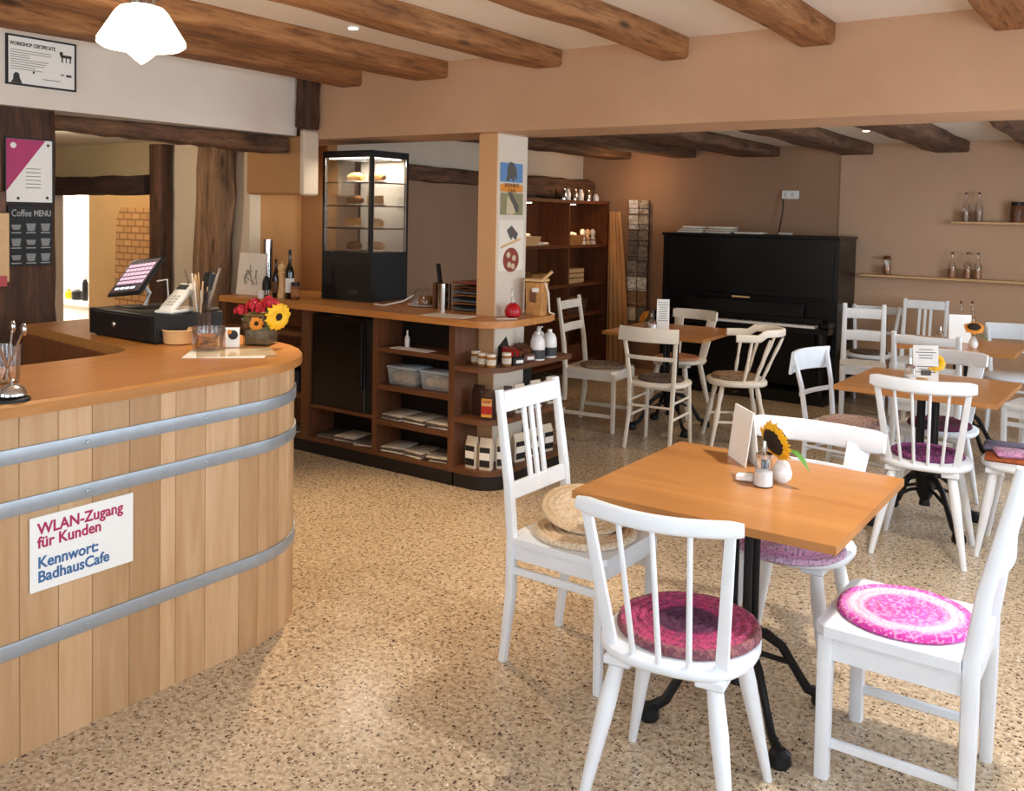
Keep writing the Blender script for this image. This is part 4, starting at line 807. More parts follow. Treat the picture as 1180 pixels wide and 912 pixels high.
# ================================================================ TALL CABINET (faces +X)
XC = -4.82
tc = thing('shelf_cabinet', 'tall red-brown open shelf cabinet against the left back wall', 'shelf cabinet', (XC, 0, 0))
Y1_, Y2_ = 7.12, 8.80; YM = 7.97
for y in (Y1_, YM, Y2_-.03): MB().span((-.37, y, .0), (0, y+.03, 1.765)).build('upright', 'cabw', tc)
for z in (.12, .60, .915, 1.31, 1.765): MB().span((-.37, Y1_+.002, z-.03), (.004, Y2_, z)).build('shelf', 'cabw', tc)
MB().span((-.375, Y1_, 0), (-.36, Y2_, 1.765)).build('back_panel', 'cabw', tc)
for y, lb in ((7.38, 'left'), (8.2, 'right')):
    t = thing('cabinet_spot', 'round lit %s downlight under the top board of the tall cabinet' % lb, 'spotlight', (XC-.1, y, 1.735)); MB().lathe([(.04, 0), (.04, -.012)], n=20).build('housing', 'white', t); MB().lathe([(.032, -.0125), (.032, -.016)], n=18).build('lens', 'spot', t)
    pointlight('cabinet_light', (XC-.12, y, 1.70), 11, (1, .62, .32), .03, 140, (XC-.2, y, 0))
rnd = random.Random(11)
for i, y in enumerate((8.02, 8.10, 8.24, 8.36, 8.52, 8.68)):
    t = thing('cocktail_shaker', 'silver shaker on top board of the tall cabinet, %s from the left' % ('first', 'second', 'third', 'fourth', 'fifth', 'sixth')[i], 'shaker', (XC-.10, y, 1.765), 0, 'silver shakers on the tall cabinet')
    h_ = .12 if i < 5 else .08; MB().lathe([(.032, 0), (.035, h_*.6), (.022, h_*.8), (.022, h_*.95), (.01, h_)], n=16).build('shaker_body', 'chrome' if i % 2 == 0 else 'porcelain', t)
def basket(label, loc, l, w, h, mat='wicker', fill=None):
    t = thing('wicker_basket', label, 'basket', loc)
    b_ = MB(); b_.rings([[Vector((sx*a*w, sy*a*l, z)) for sx, sy in ((-.5, -.5), (.5, -.5), (.5, .5), (-.5, .5))] for a, z in ((.9, 0), (1, h), (.93, h), (.85, .01))]); b_.build('basket_body', mat, t, 20)
    if fill:
        rr = random.Random(label); 
        m_ = MB(); [m_.ball((rr.uniform(-w*.3, w*.3), l*(-.38+.76*k/6), h*.9+rr.uniform(0, .02)), .04, 10, .6) for k in range(7)]; m_.build('contents', fill, t)
basket('light basket with white cloths on the upper left cabinet shelf', (XC-.16, 7.35, 1.31), .42, .2, .09, 'lwood', 'cloth'); basket('tan basket on upper right cabinet shelf', (XC-.14, 8.20, 1.31), .3, .2, .10, 'wicker', 'cloth')
for i, y in enumerate((8.42, 8.52, 8.63)): 
    t = thing('toy_figure', 'small pale figure on upper right cabinet shelf, %s of three' % ('left', 'middle', 'right')[i], 'figure', (XC-.10, y, 1.31), 0, 'small pale figures on the cabinet shelf')
    MB().lathe([(.034, 0), (.03, .05), (.018, .09), (.03, .11), (.028, .14), (.01, .16)], n=14).build('figure_body', 'lwood' if i == 1 else 'cloth', t); MB().lathe([(.031, .03), (.031, .05)], n=14).build('dark_belt', 'cabw', t)
tag(MB().box((XC-.16, 7.62, 1.325), (.18, .26, .03), Matrix.Rotation(.2, 3, 'Z'), bev=.01).build('folded_cloth', 'cloth'), 'folded white cloth beside the basket on the upper left cabinet shelf', 'cloth')
cr_ = thing('wooden_crate', 'light wooden crate on the middle right cabinet shelf', 'crate', (XC-.16, 8.2, .915))
c_ = MB(); [c_.span((.1, -.18, .01+.05*k), (.11, .18, .045+.05*k)) for k in range(3)]; c_.span((-.1, -.18, 0), (.1, .18, .01)); c_.span((-.1, -.18, 0), (.1, -.17, .15)); c_.span((-.1, .17, 0), (.1, .18, .15)); c_.build('slats', 'lwood', cr_)
MB().box((0, 0, .10), (.16, .3, .1), bev=.02).build('packed_goods', 'wicker', cr_)
gls = [7.4, 8.08, 8.2, 8.32]
basket('dark basket on the lower right cabinet shelf', (XC-.16, 8.25, .60), .45, .22, .14, plain('dark_wicker', '#5b3d22', .8, var=.3, vscale=50), 'wicker')
basket('low dark basket in the lowest right bay of the cabinet', (XC-.16, 8.25, .12), .45, .22, .16, 'cabw'); basket('brown basket on middle left cabinet shelf behind the tan basket', (XC-.16, 7.55, .915), .3, .22, .12, 'wicker')
# shelf + tray behind the counter end
tl_ = thing('wooden_tray', 'light wooden tray on the end of the low stand behind the basket', 'tray', (-3.22, 5.28, .715+.0)) 
bpy.data.objects.remove(tl_)
# curtain / drape
dr = MB(); rows = []
for k in range(15):
    z = 1.66-1.62*k/14; w_ = .13+.16*(k/14)**.8; row = []
    for j in range(25):
        u = j/24; row.append(Vector((-4.785+w_*u, 8.74+.018*math.sin(u*PI*9+.3*k*.1), z)))
    back_ = [p+Vector((0, .008, 0)) for p in row[::-1]]; rows.append(row+back_)
dr.rings(rows); tag(dr.build('hanging_drape', 'drape', None, 60), 'narrow tan pleated drape hanging between cabinet and postcard rack', 'drape')
pointlight('drape_glow', (-4.42, 8.35, 1.95), 6.0, (1, .6, .3), .05)
# postcard rack
pc = thing('postcard_rack', 'tall wall rack of postcards left of the piano', 'postcard rack', (-4.455, 8.80, .49))
wr = MB(); [wr.rod((x, .0, 0), (x, .0, 1.3), .004, n=6) for x in (-.115, 0, .115)]
for k in range(8): wr.tube([(-.12, -.03, .02+.17*k), (.12, -.03, .02+.17*k)], .003, 6)
wr.build('wire_frame', 'blackm', pc)
cc = ['#8d8278', '#a89c8c', '#d9cbb8', '#6a625b', '#c3ac8c', '#f0e8dc', '#77706a', '#9c7a5c', '#e8dccc']; rnd = random.Random(21); k_ = 0
for r0 in range(8):
    for c in range(2):
        mt_ = plain('postcard_print', rnd.choice(cc), .5, var=.5, vscale=30); MB().box((-.058+.116*c+rnd.uniform(-.004, .004), -.02, .09+.162*r0), (.105, .004, .145), Matrix.Rotation(.12, 3, 'X')).build('postcard', mt_, pc)
# ================================================================ PIANO
pn = thing('upright_piano', 'black upright piano against the back wall', 'piano', (-3.07, 8.16, 0))
MB().span((-.80, .10, .12), (.80, .61, 1.44)).build('case', 'black', pn, 20)
[MB().span((s_*.815-.02, .08, 0), (s_*.815+.02, .62, 1.44)).build('side_panel', 'black', pn) for s_ in (-1, 1)]
MB().span((-.845, .06, 1.44), (.845, .63, 1.468), bev=.006).build('lid', 'black', pn); MB().span((-.79, .085, .92), (.79, .10, 1.42)).build('upper_panel', 'black', pn)
MB().span((-.79, .065, .895), (.79, .10, .915), bev=.004).build('moulding', 'black', pn)
MB().span((-.82, -.12, .62), (.82, .10, .67)).build('key_bed', 'black', pn); [MB().span((s_*.79-.035, -.12, .67), (s_*.79+.035, .09, .735), bev=.015).build('key_cheek', 'black', pn) for s_ in (-1, 1)]
MB().span((-.28, -.118, .672), (.70, -.0, .692)).build('white_keys', 'porcelain', pn)
for k in range(42):
    if k % 7 not in (2, 6): MB().span((-.27+.0232*k, -.06, .692), (-.258+.0232*k, -.0, .702)).build('black_key', 'blackm', pn)
MB().span((-.74, -.02, .70), (.74, .005, .75), bev=.004).build('fallboard', 'black', pn); MB().box((0, .04, .80), (1.1, .015, .13), Matrix.Rotation(-.25, 3, 'X'), bev=.004).build('music_desk', 'black', pn)
MB().span((-.12, .055, .885), (.05, .064, .90)).build('name_plate', 'lwood', pn); MB().span((-.5, -.124, .64), (-.35, -.12, .65)).build('metal_strip', 'chrome', pn); MB().span((-.5, -.02, .70), (-.38, -.021, .715)).build('metal_strip', 'chrome', pn)
[MB().lathe([(.04, 0), (.03, .05), (.035, .3), (.05, .5), (.05, .62)], (s_*.74, -.06, 0), 14).build('front_leg', 'black', pn) for s_ in (-1, 1)]
MB().span((-.8, -.1, 0), (.8, .61, .1)).build('base_board', 'black', pn); 
for x in (-.1, .02): MB().box((x, -.13, .05), (.035, .09, .012), bev=.004).build('pedal', plain('brass', '#b08d4a', .3, .9), pn)
MB().span((-.05, -.105, .36), (.10, -.1, .372)).build('metal_strip', 'chrome', pn) if False else None
pz = 1.468
for i, (x, y, w_, l_, rz, lb) in enumerate(((-3.64, 8.34, .25, .24, .1, 'leftmost bundle of papers on top of the piano'), (-3.36, 8.34, .24, .22, -.1, 'middle open booklet on top of the piano'), (-3.08, 8.36, .26, .2, .1, 'rightmost flat papers on top of the piano'))):
    t = thing('sheet_music', 'cream '+lb, 'papers', (x, y, pz), rz)
    for k in range(3 if i < 2 else 1): MB().box((.01*k, 0, .011+.022*k), (w_, l_, .020), Matrix.Rotation(.15*k, 3, 'Z'), bev=.006).build('booklet', 'news' if k == 1 else 'cream', t)
wbx = thing('white_adapter', 'small white box on top right of the piano below the socket', 'adapter', (-2.83, 8.60, pz)); MB().span((-.06, -.03, 0), (.06, .03, .02), bev=.004).build('adapter_box', 'paper', wbx)
so_ = thing('wall_socket', 'white double socket on back wall above the piano', 'socket', (-2.875, 8.845, 1.85)); MB().box((0, -.01, 0), (.16, .03, .085), bev=.006).build('face_plate', 'paper', so_); sc_ = MB(); [sc_.lathe([(.022, 0), (.022, .004)], n=14).xform(Matrix.Identity(4)) for _ in ()]; MB().ball((.035, -.024, 0), .022, 14, 1, 1, .3).build('socket_hole', 'card', so_); MB().ball((-.035, -.024, 0), .022, 14, 1, 1, .3).build('socket_hole', 'card', so_)
tag(MB().tube([(-2.935, 8.81, 1.81), (-2.93, 8.80, 1.7), (-2.945, 8.79, 1.58), (-2.94, 8.72, 1.475)], .006).build('power_cord', 'blackm'), 'thin dark cord hanging from wall socket to the piano top', 'cord')

# ================================================================ BOTTLE SHELVES
XS = XR
t = thing('wall_shelf', 'long lower wooden wall shelf with amber bottles', 'shelf', (-2.17, 8.70, 1.135)); MB().span((0, 0, -.022), (3.1, .11, 0), bev=.004).build('board', 'lwood', t)
t = thing('wall_shelf', 'short upper wooden wall shelf at right of photo', 'shelf', (-1.435, 8.70, 1.625)); MB().span((0, 0, -.022), (2.4, .11, 0), bev=.004).build('board', 'lwood', t)
for i, (x, z, lb) in enumerate(((-1.42, 1.135, 'leftmost of three on the lower wall shelf'), (-1.30, 1.135, 'middle of three on the lower wall shelf'), (-1.22, 1.135, 'rightmost of three on the lower wall shelf'), (-1.33, 1.625, 'left of two on the upper wall shelf'), (-1.23, 1.625, 'right of two on the upper wall shelf'))):
    bottle('syrup_bottle', 'slim clear dark-capped bottle, '+lb, 'bottle', (x, 8.76, z), .032, .225 if z < 1.5 else .25, 'glass', 'cabw', .42, group='slim bottles on the wall shelves', liquid='amber' if z < 1.5 else plain('clear_syrup', '#c9a58a', .2, trans=.5))
jar('dark jar with a round pale emblem at right of upper wall shelf', (-.94, 8.76, 1.625), .05, .17, 'cabw', 'blackm', None, 'shelfw')
t = thing('lidded_glass', 'small clip-top glass of amber contents at left of lower shelf', 'jar', (-1.955, 8.76, 1.135)); MB().lathe([(.025, 0), (.034, .01), (.04, .05), (.03, .10), (.036, .14)], n=18).build('glass_body', 'glass', t); MB().lathe([(.03, .008), (.035, .05), (.028, .085)], n=16).build('contents', 'amber', t); MB().lathe([(.03, .14), (.036, .15), (.02, .17)], n=16).build('lid', 'cabw', t)

# ================================================================ TABLES
def cafe_table(label, c, rz, size=.8, rot_plan=0, feet_r=.30):
    t = thing('cafe_table', label, 'table', (c[0], c[1], 0), rz, 'square café tables')
    tp = MB(); n = 6; wv = size/n; rr = random.Random(label)
    for k in range(n):
        q = rr.uniform(.92, 1.06); e = .001
        tp.span((-size/2, -size/2+wv*k+.0001, .726), (size/2, -size/2+wv*(k+1)-.0001, .75), tint=(q, q*.99, q*.97, 1))
    tp.build('tabletop', 'tablew', t, 20)
    MB().span((-.15, -.15, .708), (.15, .15, .7255)).build('top_plate', 'iron', t)
    po = MB()
    for x, y in ((-.035, -.035), (.035, -.035), (.035, .035), (-.035, .035)): po.lathe([(.014, .30), (.014, .70), (.022, .707)], (x, y, 0), 12)
    po.lathe([(.062, .27), (.066, .285), (.062, .30), (.05, .305)], (0, 0, 0), 20); po.lathe([(.02, .12), (.045, .17), (.05, .24), (.06, .27)], (0, 0, 0), 16); po.lathe([(.03, .1), (.025, .13)], (0, 0, 0), 12); po.build('pedestal', 'iron', t)
    for k in range(4):
        a = PI/4+PI/2*k+rot_plan; d = Vector((math.cos(a), math.sin(a), 0)); R0 = feet_r
        ft = MB(); path = [(0.03, .265), (.09, .255), (.15, .21), (.20, .13), (.245, .06), (R0, .035)]
        ft.sweep([d*r_+Vector((0, 0, z)) for r_, z in path], rrect(.026, .036, .4), scales=[1, .95, .85, .8, .9, 1.1])
        ft.sweep([d*r_+Vector((0, 0, z)) for r_, z in ((.03, .19), (.09, .185), (.17, .155))], rrect(.016, .018, .4)); ft.lathe([(.028, 0), (.036, .012), (.032, .04), (.018, .052)], tuple(d*R0), 12); ft.build('foot', 'iron', t)
    return t
T1 = (-1.05, 2.86); T2 = (-.945, 5.29); T3 = (-2.985, 6.48); T4 = (-1.08, 7.2)
cafe_table('square wooden café table nearest the camera', T1, 0, .805)
cafe_table('square wooden café table behind the nearest one, spindle chair tucked in', T2, -.03, .77)
cafe_table('square wooden café table in front of the piano', T3, .05, .79)
cafe_table('square wooden café table by the back wall under the bottle shelves', T4, 0, .74)

# ================================================================ CHAIRS
def arc_rail(w, z, bow, n=12, y0=0, lean=0): return [(-w/2+w*k/n, y0-bow*math.sin(PI*k/n), z) for k in range(n+1)]
def base_square(t, m, w, d, sh, leg=.038, taper=.75, seat_t=.022, apron=.055, stretch=(.17, None, None), over=.0, ys=None, back_h=.95, lean=.07, foot_back=.03, seat=True):
    hx, hy = w/2-leg/2, d/2-leg/2
    for s_ in (-1, 1):
        MB().bar((s_*hx, hy, 0), (s_*hx, hy, sh-seat_t), leg*taper, leg*taper, leg, leg).build('leg', m, t)
        bp_ = MB(); bp_.sweep([(s_*hx, -hy-foot_back, 0), (s_*hx, -hy, sh*.55), (s_*hx, -hy, sh), (s_*hx, -hy-lean*.25, sh+(back_h-sh)*.35), (s_*hx, -hy-lean, back_h)], rrect(leg, leg, .3), (0, 1, 0), [(.85, .8), 1, 1, (.95, .95), (.8, .7)]); bp_.build('back_post', m, t)
    ap = MB(); z = sh-seat_t-apron/2
    for s_ in (-1, 1): ap.span((s_*(hx)-.009, -hy+leg/2, z-apron/2), (s_*hx+.009, hy-leg/2, z+apron/2)); ap.span((-hx+leg/2, s_*hy-.009, z-apron/2), (hx-leg/2, s_*hy+.009, z+apron/2))
    ap.build('seat_frame', m, t)
    if seat:
        W_, D_ = w/2+over, d/2+over
        poly = [(-W_, -d/2+leg+.0), (-W_, D_-.03), (-W_+.03, D_), (W_-.03, D_), (W_, D_-.03), (W_, -d/2+leg), (hx-leg/2-.002, -d/2+leg), (hx-leg/2-.002, -d/2), (-hx+leg/2+.002, -d/2), (-hx+leg/2+.002, -d/2+leg)]
        MB().prism(poly, sh-seat_t, sh).build('seat', m, t, 30)
    s0, s1, s2 = stretch
    for s_ in (-1, 1):
        for zz in (s0 or ()): MB().span((s_*hx-.008, -hy+leg/2-.012, zz-.014), (s_*hx+.008, hy-leg/2+.002, zz+.014), bev=.003).build('stretcher', m, t)
    for zz in (s1 or ()): MB().span((-hx+leg/2-.003, hy-.008, zz-.014), (hx-leg/2+.003, hy+.008, zz+.014), bev=.003).build('stretcher', m, t)
    for zz in (s2 or ()): MB().span((-hx+leg/2-.003, -hy-.015, zz-.014), (hx-leg/2+.003, -hy+.001, zz+.014), bev=.003).build('stretcher', m, t)
    def yb(zz):  # y of the back post centre at height zz
        u = (zz-sh)/(back_h-sh); return -hy-(lean*.25*u/.35 if u < .35 else lean*(.25+.75*(u-.35)/.65))
    return hx, hy, yb
def chair(label, loc, rz, group=None): return thing('wooden_chair', label, 'chair', (loc[0], loc[1], 0), rz, group)
def slat_chair(label, loc, rz, m='white', w=.41, d=.40, sh=.46, H=.97, n=3, dx=.045):
    t = chair(label, loc, rz); hx, hy, yb = base_square(t, m, w, d, sh, .036, back_h=H, stretch=((.34,), None, None))
    MB().box((0, yb(H-.05), H-.045), (2*hx-.03, .022, .075), Matrix.Rotation(.12, 3, 'X'), bev=.004).build('top_rail', m, t)
    zl = sh+.155; MB().box((0, yb(zl), zl), (2*hx-.03, .022, .06), Matrix.Rotation(.12, 3, 'X'), bev=.004).build('lower_rail', m, t)
    for k in range(n):
        x = (k-(n-1)/2)*dx; MB().bar((x, yb(zl+.03), zl+.028), (x, yb(H-.08), H-.08), .022, .012).build('slat', m, t)
    return t
def ladder_chair(label, loc, rz, m='white', w=.38, d=.37, sh=.46, H=.95, rungs=(.88, .70), low=((.13,), None, (.2,)), rh=.065, leg=.036):
    t = chair(label, loc, rz); hx, hy, yb = base_square(t, m, w, d, sh, leg, back_h=H, stretch=low)
    for z in rungs: MB().sweep(arc_rail(2*hx-.03, z, .012, 8, yb(z)), rrect(.018, rh, .3)).build('back_rail', m, t)
    return t
def plank_chair(label, loc, rz, m='white'):
    t = chair(label, loc, rz); hx, hy, yb = base_square(t, m, .42, .42, .45, .044, .9, .03, .07, ((.105, ), None, None), .008, back_h=.98, lean=.10, foot_back=.0)
    for z in (.90, .72): MB().sweep(arc_rail(2*hx-.035, z, .02, 10, yb(z)), rrect(.02, .10, .3)).build('back_rail', m, t)
    return t
def round_seat(t, m, w=.41, d=.40, z=.46, th=.028, flat=.85):
    pts = []
    for k in range(28):
        a = 2*PI*k/28; x, y = math.cos(a), math.sin(a); p = 2.6
        r_ = (abs(x)**p+abs(y)**p)**(-1/p); pts.append((x*r_*w/2, y*r_*d/2))
    MB().prism(pts, z-th, z, .007).build('seat', m, t, 50)
def splay_legs(t, m, z, rx, ry, sp=.07, r0=.018, r1=.013, turned=False, blocks=True):
    for sx in (-1, 1):
        for sy in (-1, 1):
            a, b = Vector((sx*rx, sy*ry, z)), Vector((sx*(rx+sp), sy*(ry+sp), 0))
            mid = [(0, r0), (.3, r0*1.15), (.5, r0), (.9, r1), (1, r1*.9)] if not turned else [(0, r0*.8), (.15, r0), (.3, r0*.75), (.5, r0*1.15), (.7, r0*.8), (1, r1)]
            MB().rod(a, b, r0, r1, 12, mid).build('leg', m, t)
            if blocks: MB().box((sx*(rx-.005), sy*(ry-.005), z+.0), (.075, .075, .026), bev=.004).build('leg_block', m, t)
def spindle_chair(label, loc, rz, m='white', n=3, H=.86, sh=.46, topw=.46, w=.42, ends=True, sp=.065, rail_h=.045):
    t = chair(label, loc, rz); round_seat(t, m, w, .40, sh); splay_legs(t, m, sh-.028-.012, .13, .13, sp, .021, .014)
    yt, ysb = -.25, -.165; bow = .045
    MB().sweep([(-topw/2+topw*k/14, yt-bow*math.sin(PI*k/14)+.02, H-.02-.006*math.sin(PI*k/14)) for k in range(15)], rrect(.03, rail_h, .45, 4), scales=[.75]+[1]*13+[.75]).build('top_rail', m, t, 60)
    bw = .15
    for s_ in (-1, 1): MB().bar((s_*bw, ysb+.03, sh-.005), (s_*(topw/2-.03), yt-.005+.015, H-.03), .018, .034, .018, .026, up=(1, 0, 0)).build('stile', m, t)
    for k in range(n):
        u = (k+1)/(n+1)*2-1; x0 = u*bw; x1 = u*(topw/2-.03); MB().rod((x0, ysb-.022*(1-u*u)+.03*abs(u)*.6, sh-.005), (x1, yt+.02-bow*math.cos(u*PI/2)*.95, H-.04), .008, .007, 10).build('spindle', m, t)
    return t
def bentwood_chair(label, loc, rz, m='white', H=.84, sh=.46, rail_h=.085, w=.42, low=.62, sp=.02):
    t = chair(label, loc, rz); round_seat(t, m, w, .41, sh, .03)
    for s_ in (-1, 1):
        MB().rod((s_*.155, .15, sh-.03), (s_*.17, .175, 0), .018, .013, 12).build('leg', m, t)
        MB().sweep([(s_*.165, -.235, 0), (s_*.155, -.185, .25), (s_*.16, -.175, sh), (s_*.175, -.20, sh+.2), (s_*.195, -.245, H)], rrect(.03, .024, .4), (0, 1, 0), [.8, 1, 1.1, 1, .9]).build('back_post', m, t)
        MB().rod((s_*.158, -.19, .33), (s_*.157, .155, .33), .009).build('stretcher', m, t); MB().rod((s_*.16, -.20, .22), (s_*.162, .16, .22), .009).build('stretcher', m, t)
    MB().rod((-.158, .16, .36), (.158, .16, .36), .009).build('stretcher', m, t); MB().rod((-.155, -.19, .30), (.155, -.19, .30), .009).build('stretcher', m, t)
    MB().sweep([(-.215+.43*k/14, -.245-.045*math.sin(PI*k/14), H-.045) for k in range(15)], rrect(.018, rail_h, .35, 3), (0, 0.12, 1)).build('top_rail', m, t, 60)
    MB().sweep([(-.175+.35*k/10, -.207-.02*math.sin(PI*k/10), low) for k in range(11)], rrect(.014, .028, .35, 3)).build('back_rail', m, t, 60)
    return t
def board_chair(label, loc, rz, m='white', H=.83, sh=.46, wide=.47):
    t = chair(label, loc, rz); round_seat(t, m, .42, .40, sh); splay_legs(t, m, sh-.04, .12, .12, .07, .021, .014)
    MB().sweep([(-wide/2+wide*k/14, -.235-.04*math.sin(PI*k/14), H-.04) for k in range(15)], rrect(.02, .085, .4, 4), (0, -.12, 1), scales=[(1, .8)]+[1]*13+[(1, .8)]).build('top_rail', m, t, 60)
    for s_ in (-1, 1): MB().bar((s_*.12, -.165, sh-.005), (s_*.155, -.255, H-.06), .062, .018, .085, .018).build('back_board', m, t)
    MB().sweep([(-.145, -.222, H-.155), (0, -.235, H-.155), (.145, -.222, H-.155)], rrect(.014, .03, .3)).build('back_rail', m, t)
    return t
def captain_chair(label, loc, rz, m='white', H=.80, sh=.46):
    t = chair(label, loc, rz); round_seat(t, m, .43, .42, sh, .035); splay_legs(t, m, sh-.035, .12, .12, .08, .019, .013, True, False)
    for s_ in (-1, 1): MB().rod((s_*.17, .17, .17), (s_*.17, -.17, .17), .010, n=8).build('stretcher', m, t)
    MB().rod((-.17, 0, .17), (.17, 0, .17), .010, n=8).build('stretcher', m, t)
    arc_ = [(.215*math.cos(a), -.04+.235*math.sin(a)) for a in [PI*(-.0)-PI*k/16 for k in range(17)]]; arc_ = [(.21, .06)]+arc_+[(-.21, .06)]
    MB().sweep([(x*.92, y*1.1-.02, H-.03+(.035 if y < -.12 else .0)) for x, y in arc_], rrect(.026, .055, .4, 4)).build('arm_rail', m, t, 60)
    for k in range(7):
        a = PI*(1+k/6); x0, y0 = .17*math.cos(a), -.02+.16*math.sin(a); x1, y1 = .215*.92*math.cos(a), (-.04+.235*math.sin(a))*1.1-.02
        MB().rod((x0, y0, sh-.01), (x1, y1, H-.04), .01, .009, 10, [(0, .009), (.3, .014), (.5, .010), (.75, .013), (1, .008)]).build('spindle', m, t)
    return t
def cushion(label, c, z, mat, r=.19, th=.022, sy=1.0, rot=None, rz=0, n=7, name='round_cushion', cat='cushion'):
    prof = [(r*.96, 0)]; 
    prof += [(r, th*.3), (r*.99, th*.75)]
    for k in range(n*4): 
        rr = r*.97*(1-k/(n*4)); prof.append((max(rr, .002), th+.003*math.sin(k*PI/2)))
    mb = MB().lathe(prof, n=36, sy=sy); rj = random.Random(label)
    for v in mb.bm.verts: v.co.z += rj.uniform(-.0015, .0015) if v.co.z > th*.5 else 0
    o = mb.build(name, mat, None, 60); o.location = (c[0], c[1], z)
    if rot: o.rotation_euler = rot
    else: o.rotation_euler = (0, 0, rz)
    return tag(o, label, cat)
M['cu_pink'] = braided('pink_braid', [(0, '#dc50ae'), (.105, '#e068b4'), (.122, '#ebc4d4'), (.15, '#edcbd8'), (.162, '#dc6cb4'), (.185, '#d03a9c')], '#f3b4d8', .35)
M['cu_plum'] = braided('plum_braid', [(0, '#3a1430'), (.085, '#48183a'), (.1, '#9c2c5a'), (.175, '#b04066'), (.19, '#8d5a5c')], '#5a3048', .4)
M['cu_straw'] = braided('straw_braid', [(0, '#ddc4a2'), (.1, '#e2cbac'), (.15, '#d3b48c'), (.19, '#e6d6bc')], '#c4a47c', .35)
M['cu_lilac'] = braided('lilac_braid', [(0, '#cf9fb9'), (.1, '#d8aac4'), (.15, '#d48fbb'), (.19, '#c9a8bd')], '#8d6d86', .35)
M['cu_purp'] = braided('purple_braid', [(0, '#8a3060'), (.1, '#5c2350'), (.15, '#a04a84'), (.19, '#4a2440')], '#2e1e30', .4)
M['cu_beige'] = braided('beige_braid', [(0, '#d9c0b0'), (.12, '#d6b8ac'), (.19, '#c9a998')], '#a8838c', .3)
M['cu_dark'] = braided('dark_brown_braid', [(0, '#3a2a22'), (.12, '#58443a'), (.19, '#2c211c')], '#8b7866', .3)
M['cu_brown'] = braided('mixed_brown_braid', [(0, '#6a5a4c'), (.1, '#8d6e52'), (.19, '#5a4636')], '#c0a888', .4)
M['cu_ora'] = braided('orange_brown_braid', [(0, '#c98a5c'), (.12, '#b9774a'), (.19, '#c79468')], '#8a5638', .3)
M['cu_bord'] = braided('burgundy_braid', [(0, '#38141a'), (.1, '#4a1a28'), (.15, '#74264c'), (.19, '#3c1420')], '#1e0e12', .35)

slat_chair('white slat-back chair left of the nearest table, straw mat on seat', (-1.645, 2.865), -PI/2-.02, H=.975, w=.40, d=.40)
cushion('round straw mat on the slat-back chair at the left', (-1.635, 2.865), .4605, 'cu_straw', .185)
cushion('straw mat leaning against the back of the left slat chair', (-1.845+.03, 2.925), .489, 'cu_straw', .165, .012, 1.0, rot=(0, math.radians(78), .1))
bpy.data.objects[-1] if False else None
for o in bpy.data.objects:
    if o.get('label', '').startswith('straw mat leaning'): o.location = (-1.672, 2.925, .526); o.rotation_euler = (math.radians(10), math.radians(11), 0)
spindle_chair('white spindle-back chair at front centre with plum cushion', (-1.02, 2.33), .12, n=3, H=.875, topw=.435, sp=.075)
cushion('round plum and crimson braided cushion on the front centre chair', (-1.018, 2.375), .4605, 'cu_plum', .198, .026, rz=.1)
plank_chair('white square-seated chair at the right with bright pink cushion', (-.535, 2.862), PI/2+.0)
cushion('round bright pink braided cushion on the right-hand chair', (-.55, 2.862), .4505, 'cu_pink', .19, .02)
board_chair('white broad-railed chair behind the nearest table, its back facing away', (-1.015, 3.27), PI, H=.84, wide=.50)
cushion('lilac braided cushion tucked under the nearest table', (-1.0, 3.19), .4605, 'cu_lilac', .19, .02)
spindle_chair('white spindle-back chair in front of the second table', (-.87, 4.86), .06, n=4, H=.87, topw=.46, sp=.075, rail_h=.065)
cushion('purple braided cushion on the spindle chair of second table', (-.87, 4.90), .4605, 'cu_purp', .17, .02)
bentwood_chair('white curved-rail chair left of the second table, pale cushion', (-1.37, 5.36), -PI/2-.19, H=.84, rail_h=.13)
cushion('pale pinkish beige cushion on the chair left of second table', (-1.35, 5.36), .4605, 'cu_beige', .18, .02)
board_chair('white chair behind the second table with burgundy cushion', (-.96, 5.66), PI, H=.86, wide=.42)
cushion('burgundy cushion behind the second table', (-.95, 5.66), .4605, 'cu_bord', .17, .02)
spindle_chair('white chair at right edge of photo, folded cushions on its seat', (-.455, 5.10), PI/2, n=3, H=.88, sp=.055)
t = thing('folded_cushions', 'folded magenta and blue-grey cushions on the chair at right edge', 'cushion', (-.51, 5.10, .4605), .1)
MB().box((0, 0, .012), (.26, .28, .024), bev=.01).build('lower_fold', plain('rust_cloth', '#a3562c', .9, var=.3, vscale=40), t); MB().box((-.02, .05, .04), (.24, .16, .03), bev=.012).build('upper_fold', plain('blue_grey_cloth', '#6a6478', .9, var=.3, vscale=50), t); MB().box((.02, -.06, .04), (.22, .14, .03), Matrix.Rotation(.2, 3, 'Z'), bev=.012).build('upper_fold', 'cu_lilac', t)
# piano table
ladder_chair('white ladder-back chair left of the piano table, patterned cushion', (-3.45, 6.20), -PI/2+.12, m='cream', H=.98, rungs=(.92, .75), low=((.12,), None, None), w=.42, d=.43)
cushion('patterned brown cushion on the ladder-back chair by the piano table', (-3.42, 6.20), .4605, 'cu_brown', .17, .02)
bentwood_chair('cream curved-back chair nearest the camera at piano table', (-2.82, 5.96), .08, m='cream', H=.85, rail_h=.10, low=.64)
cushion('dark brown cushion on the curved-back chair at piano table', (-2.82, 5.97), .4605, 'cu_dark', .165, .018)
board_chair('cream board-back chair between piano table and piano', (-3.15, 7.0), PI-.1, m='cream', H=.84, wide=.41)
cushion('orange-brown cushion on the chair between piano table and piano', (-3.15, 6.98), .4605, 'cu_ora', .17, .018)
captain_chair('cream low-backed captain chair right of the piano table', (-2.43, 6.40), PI/2+.55, m='cream', H=.80)
cushion('grey-brown braided cushion on the captain chair', (-2.45, 6.42), .4605, 'cu_brown', .17, .02)
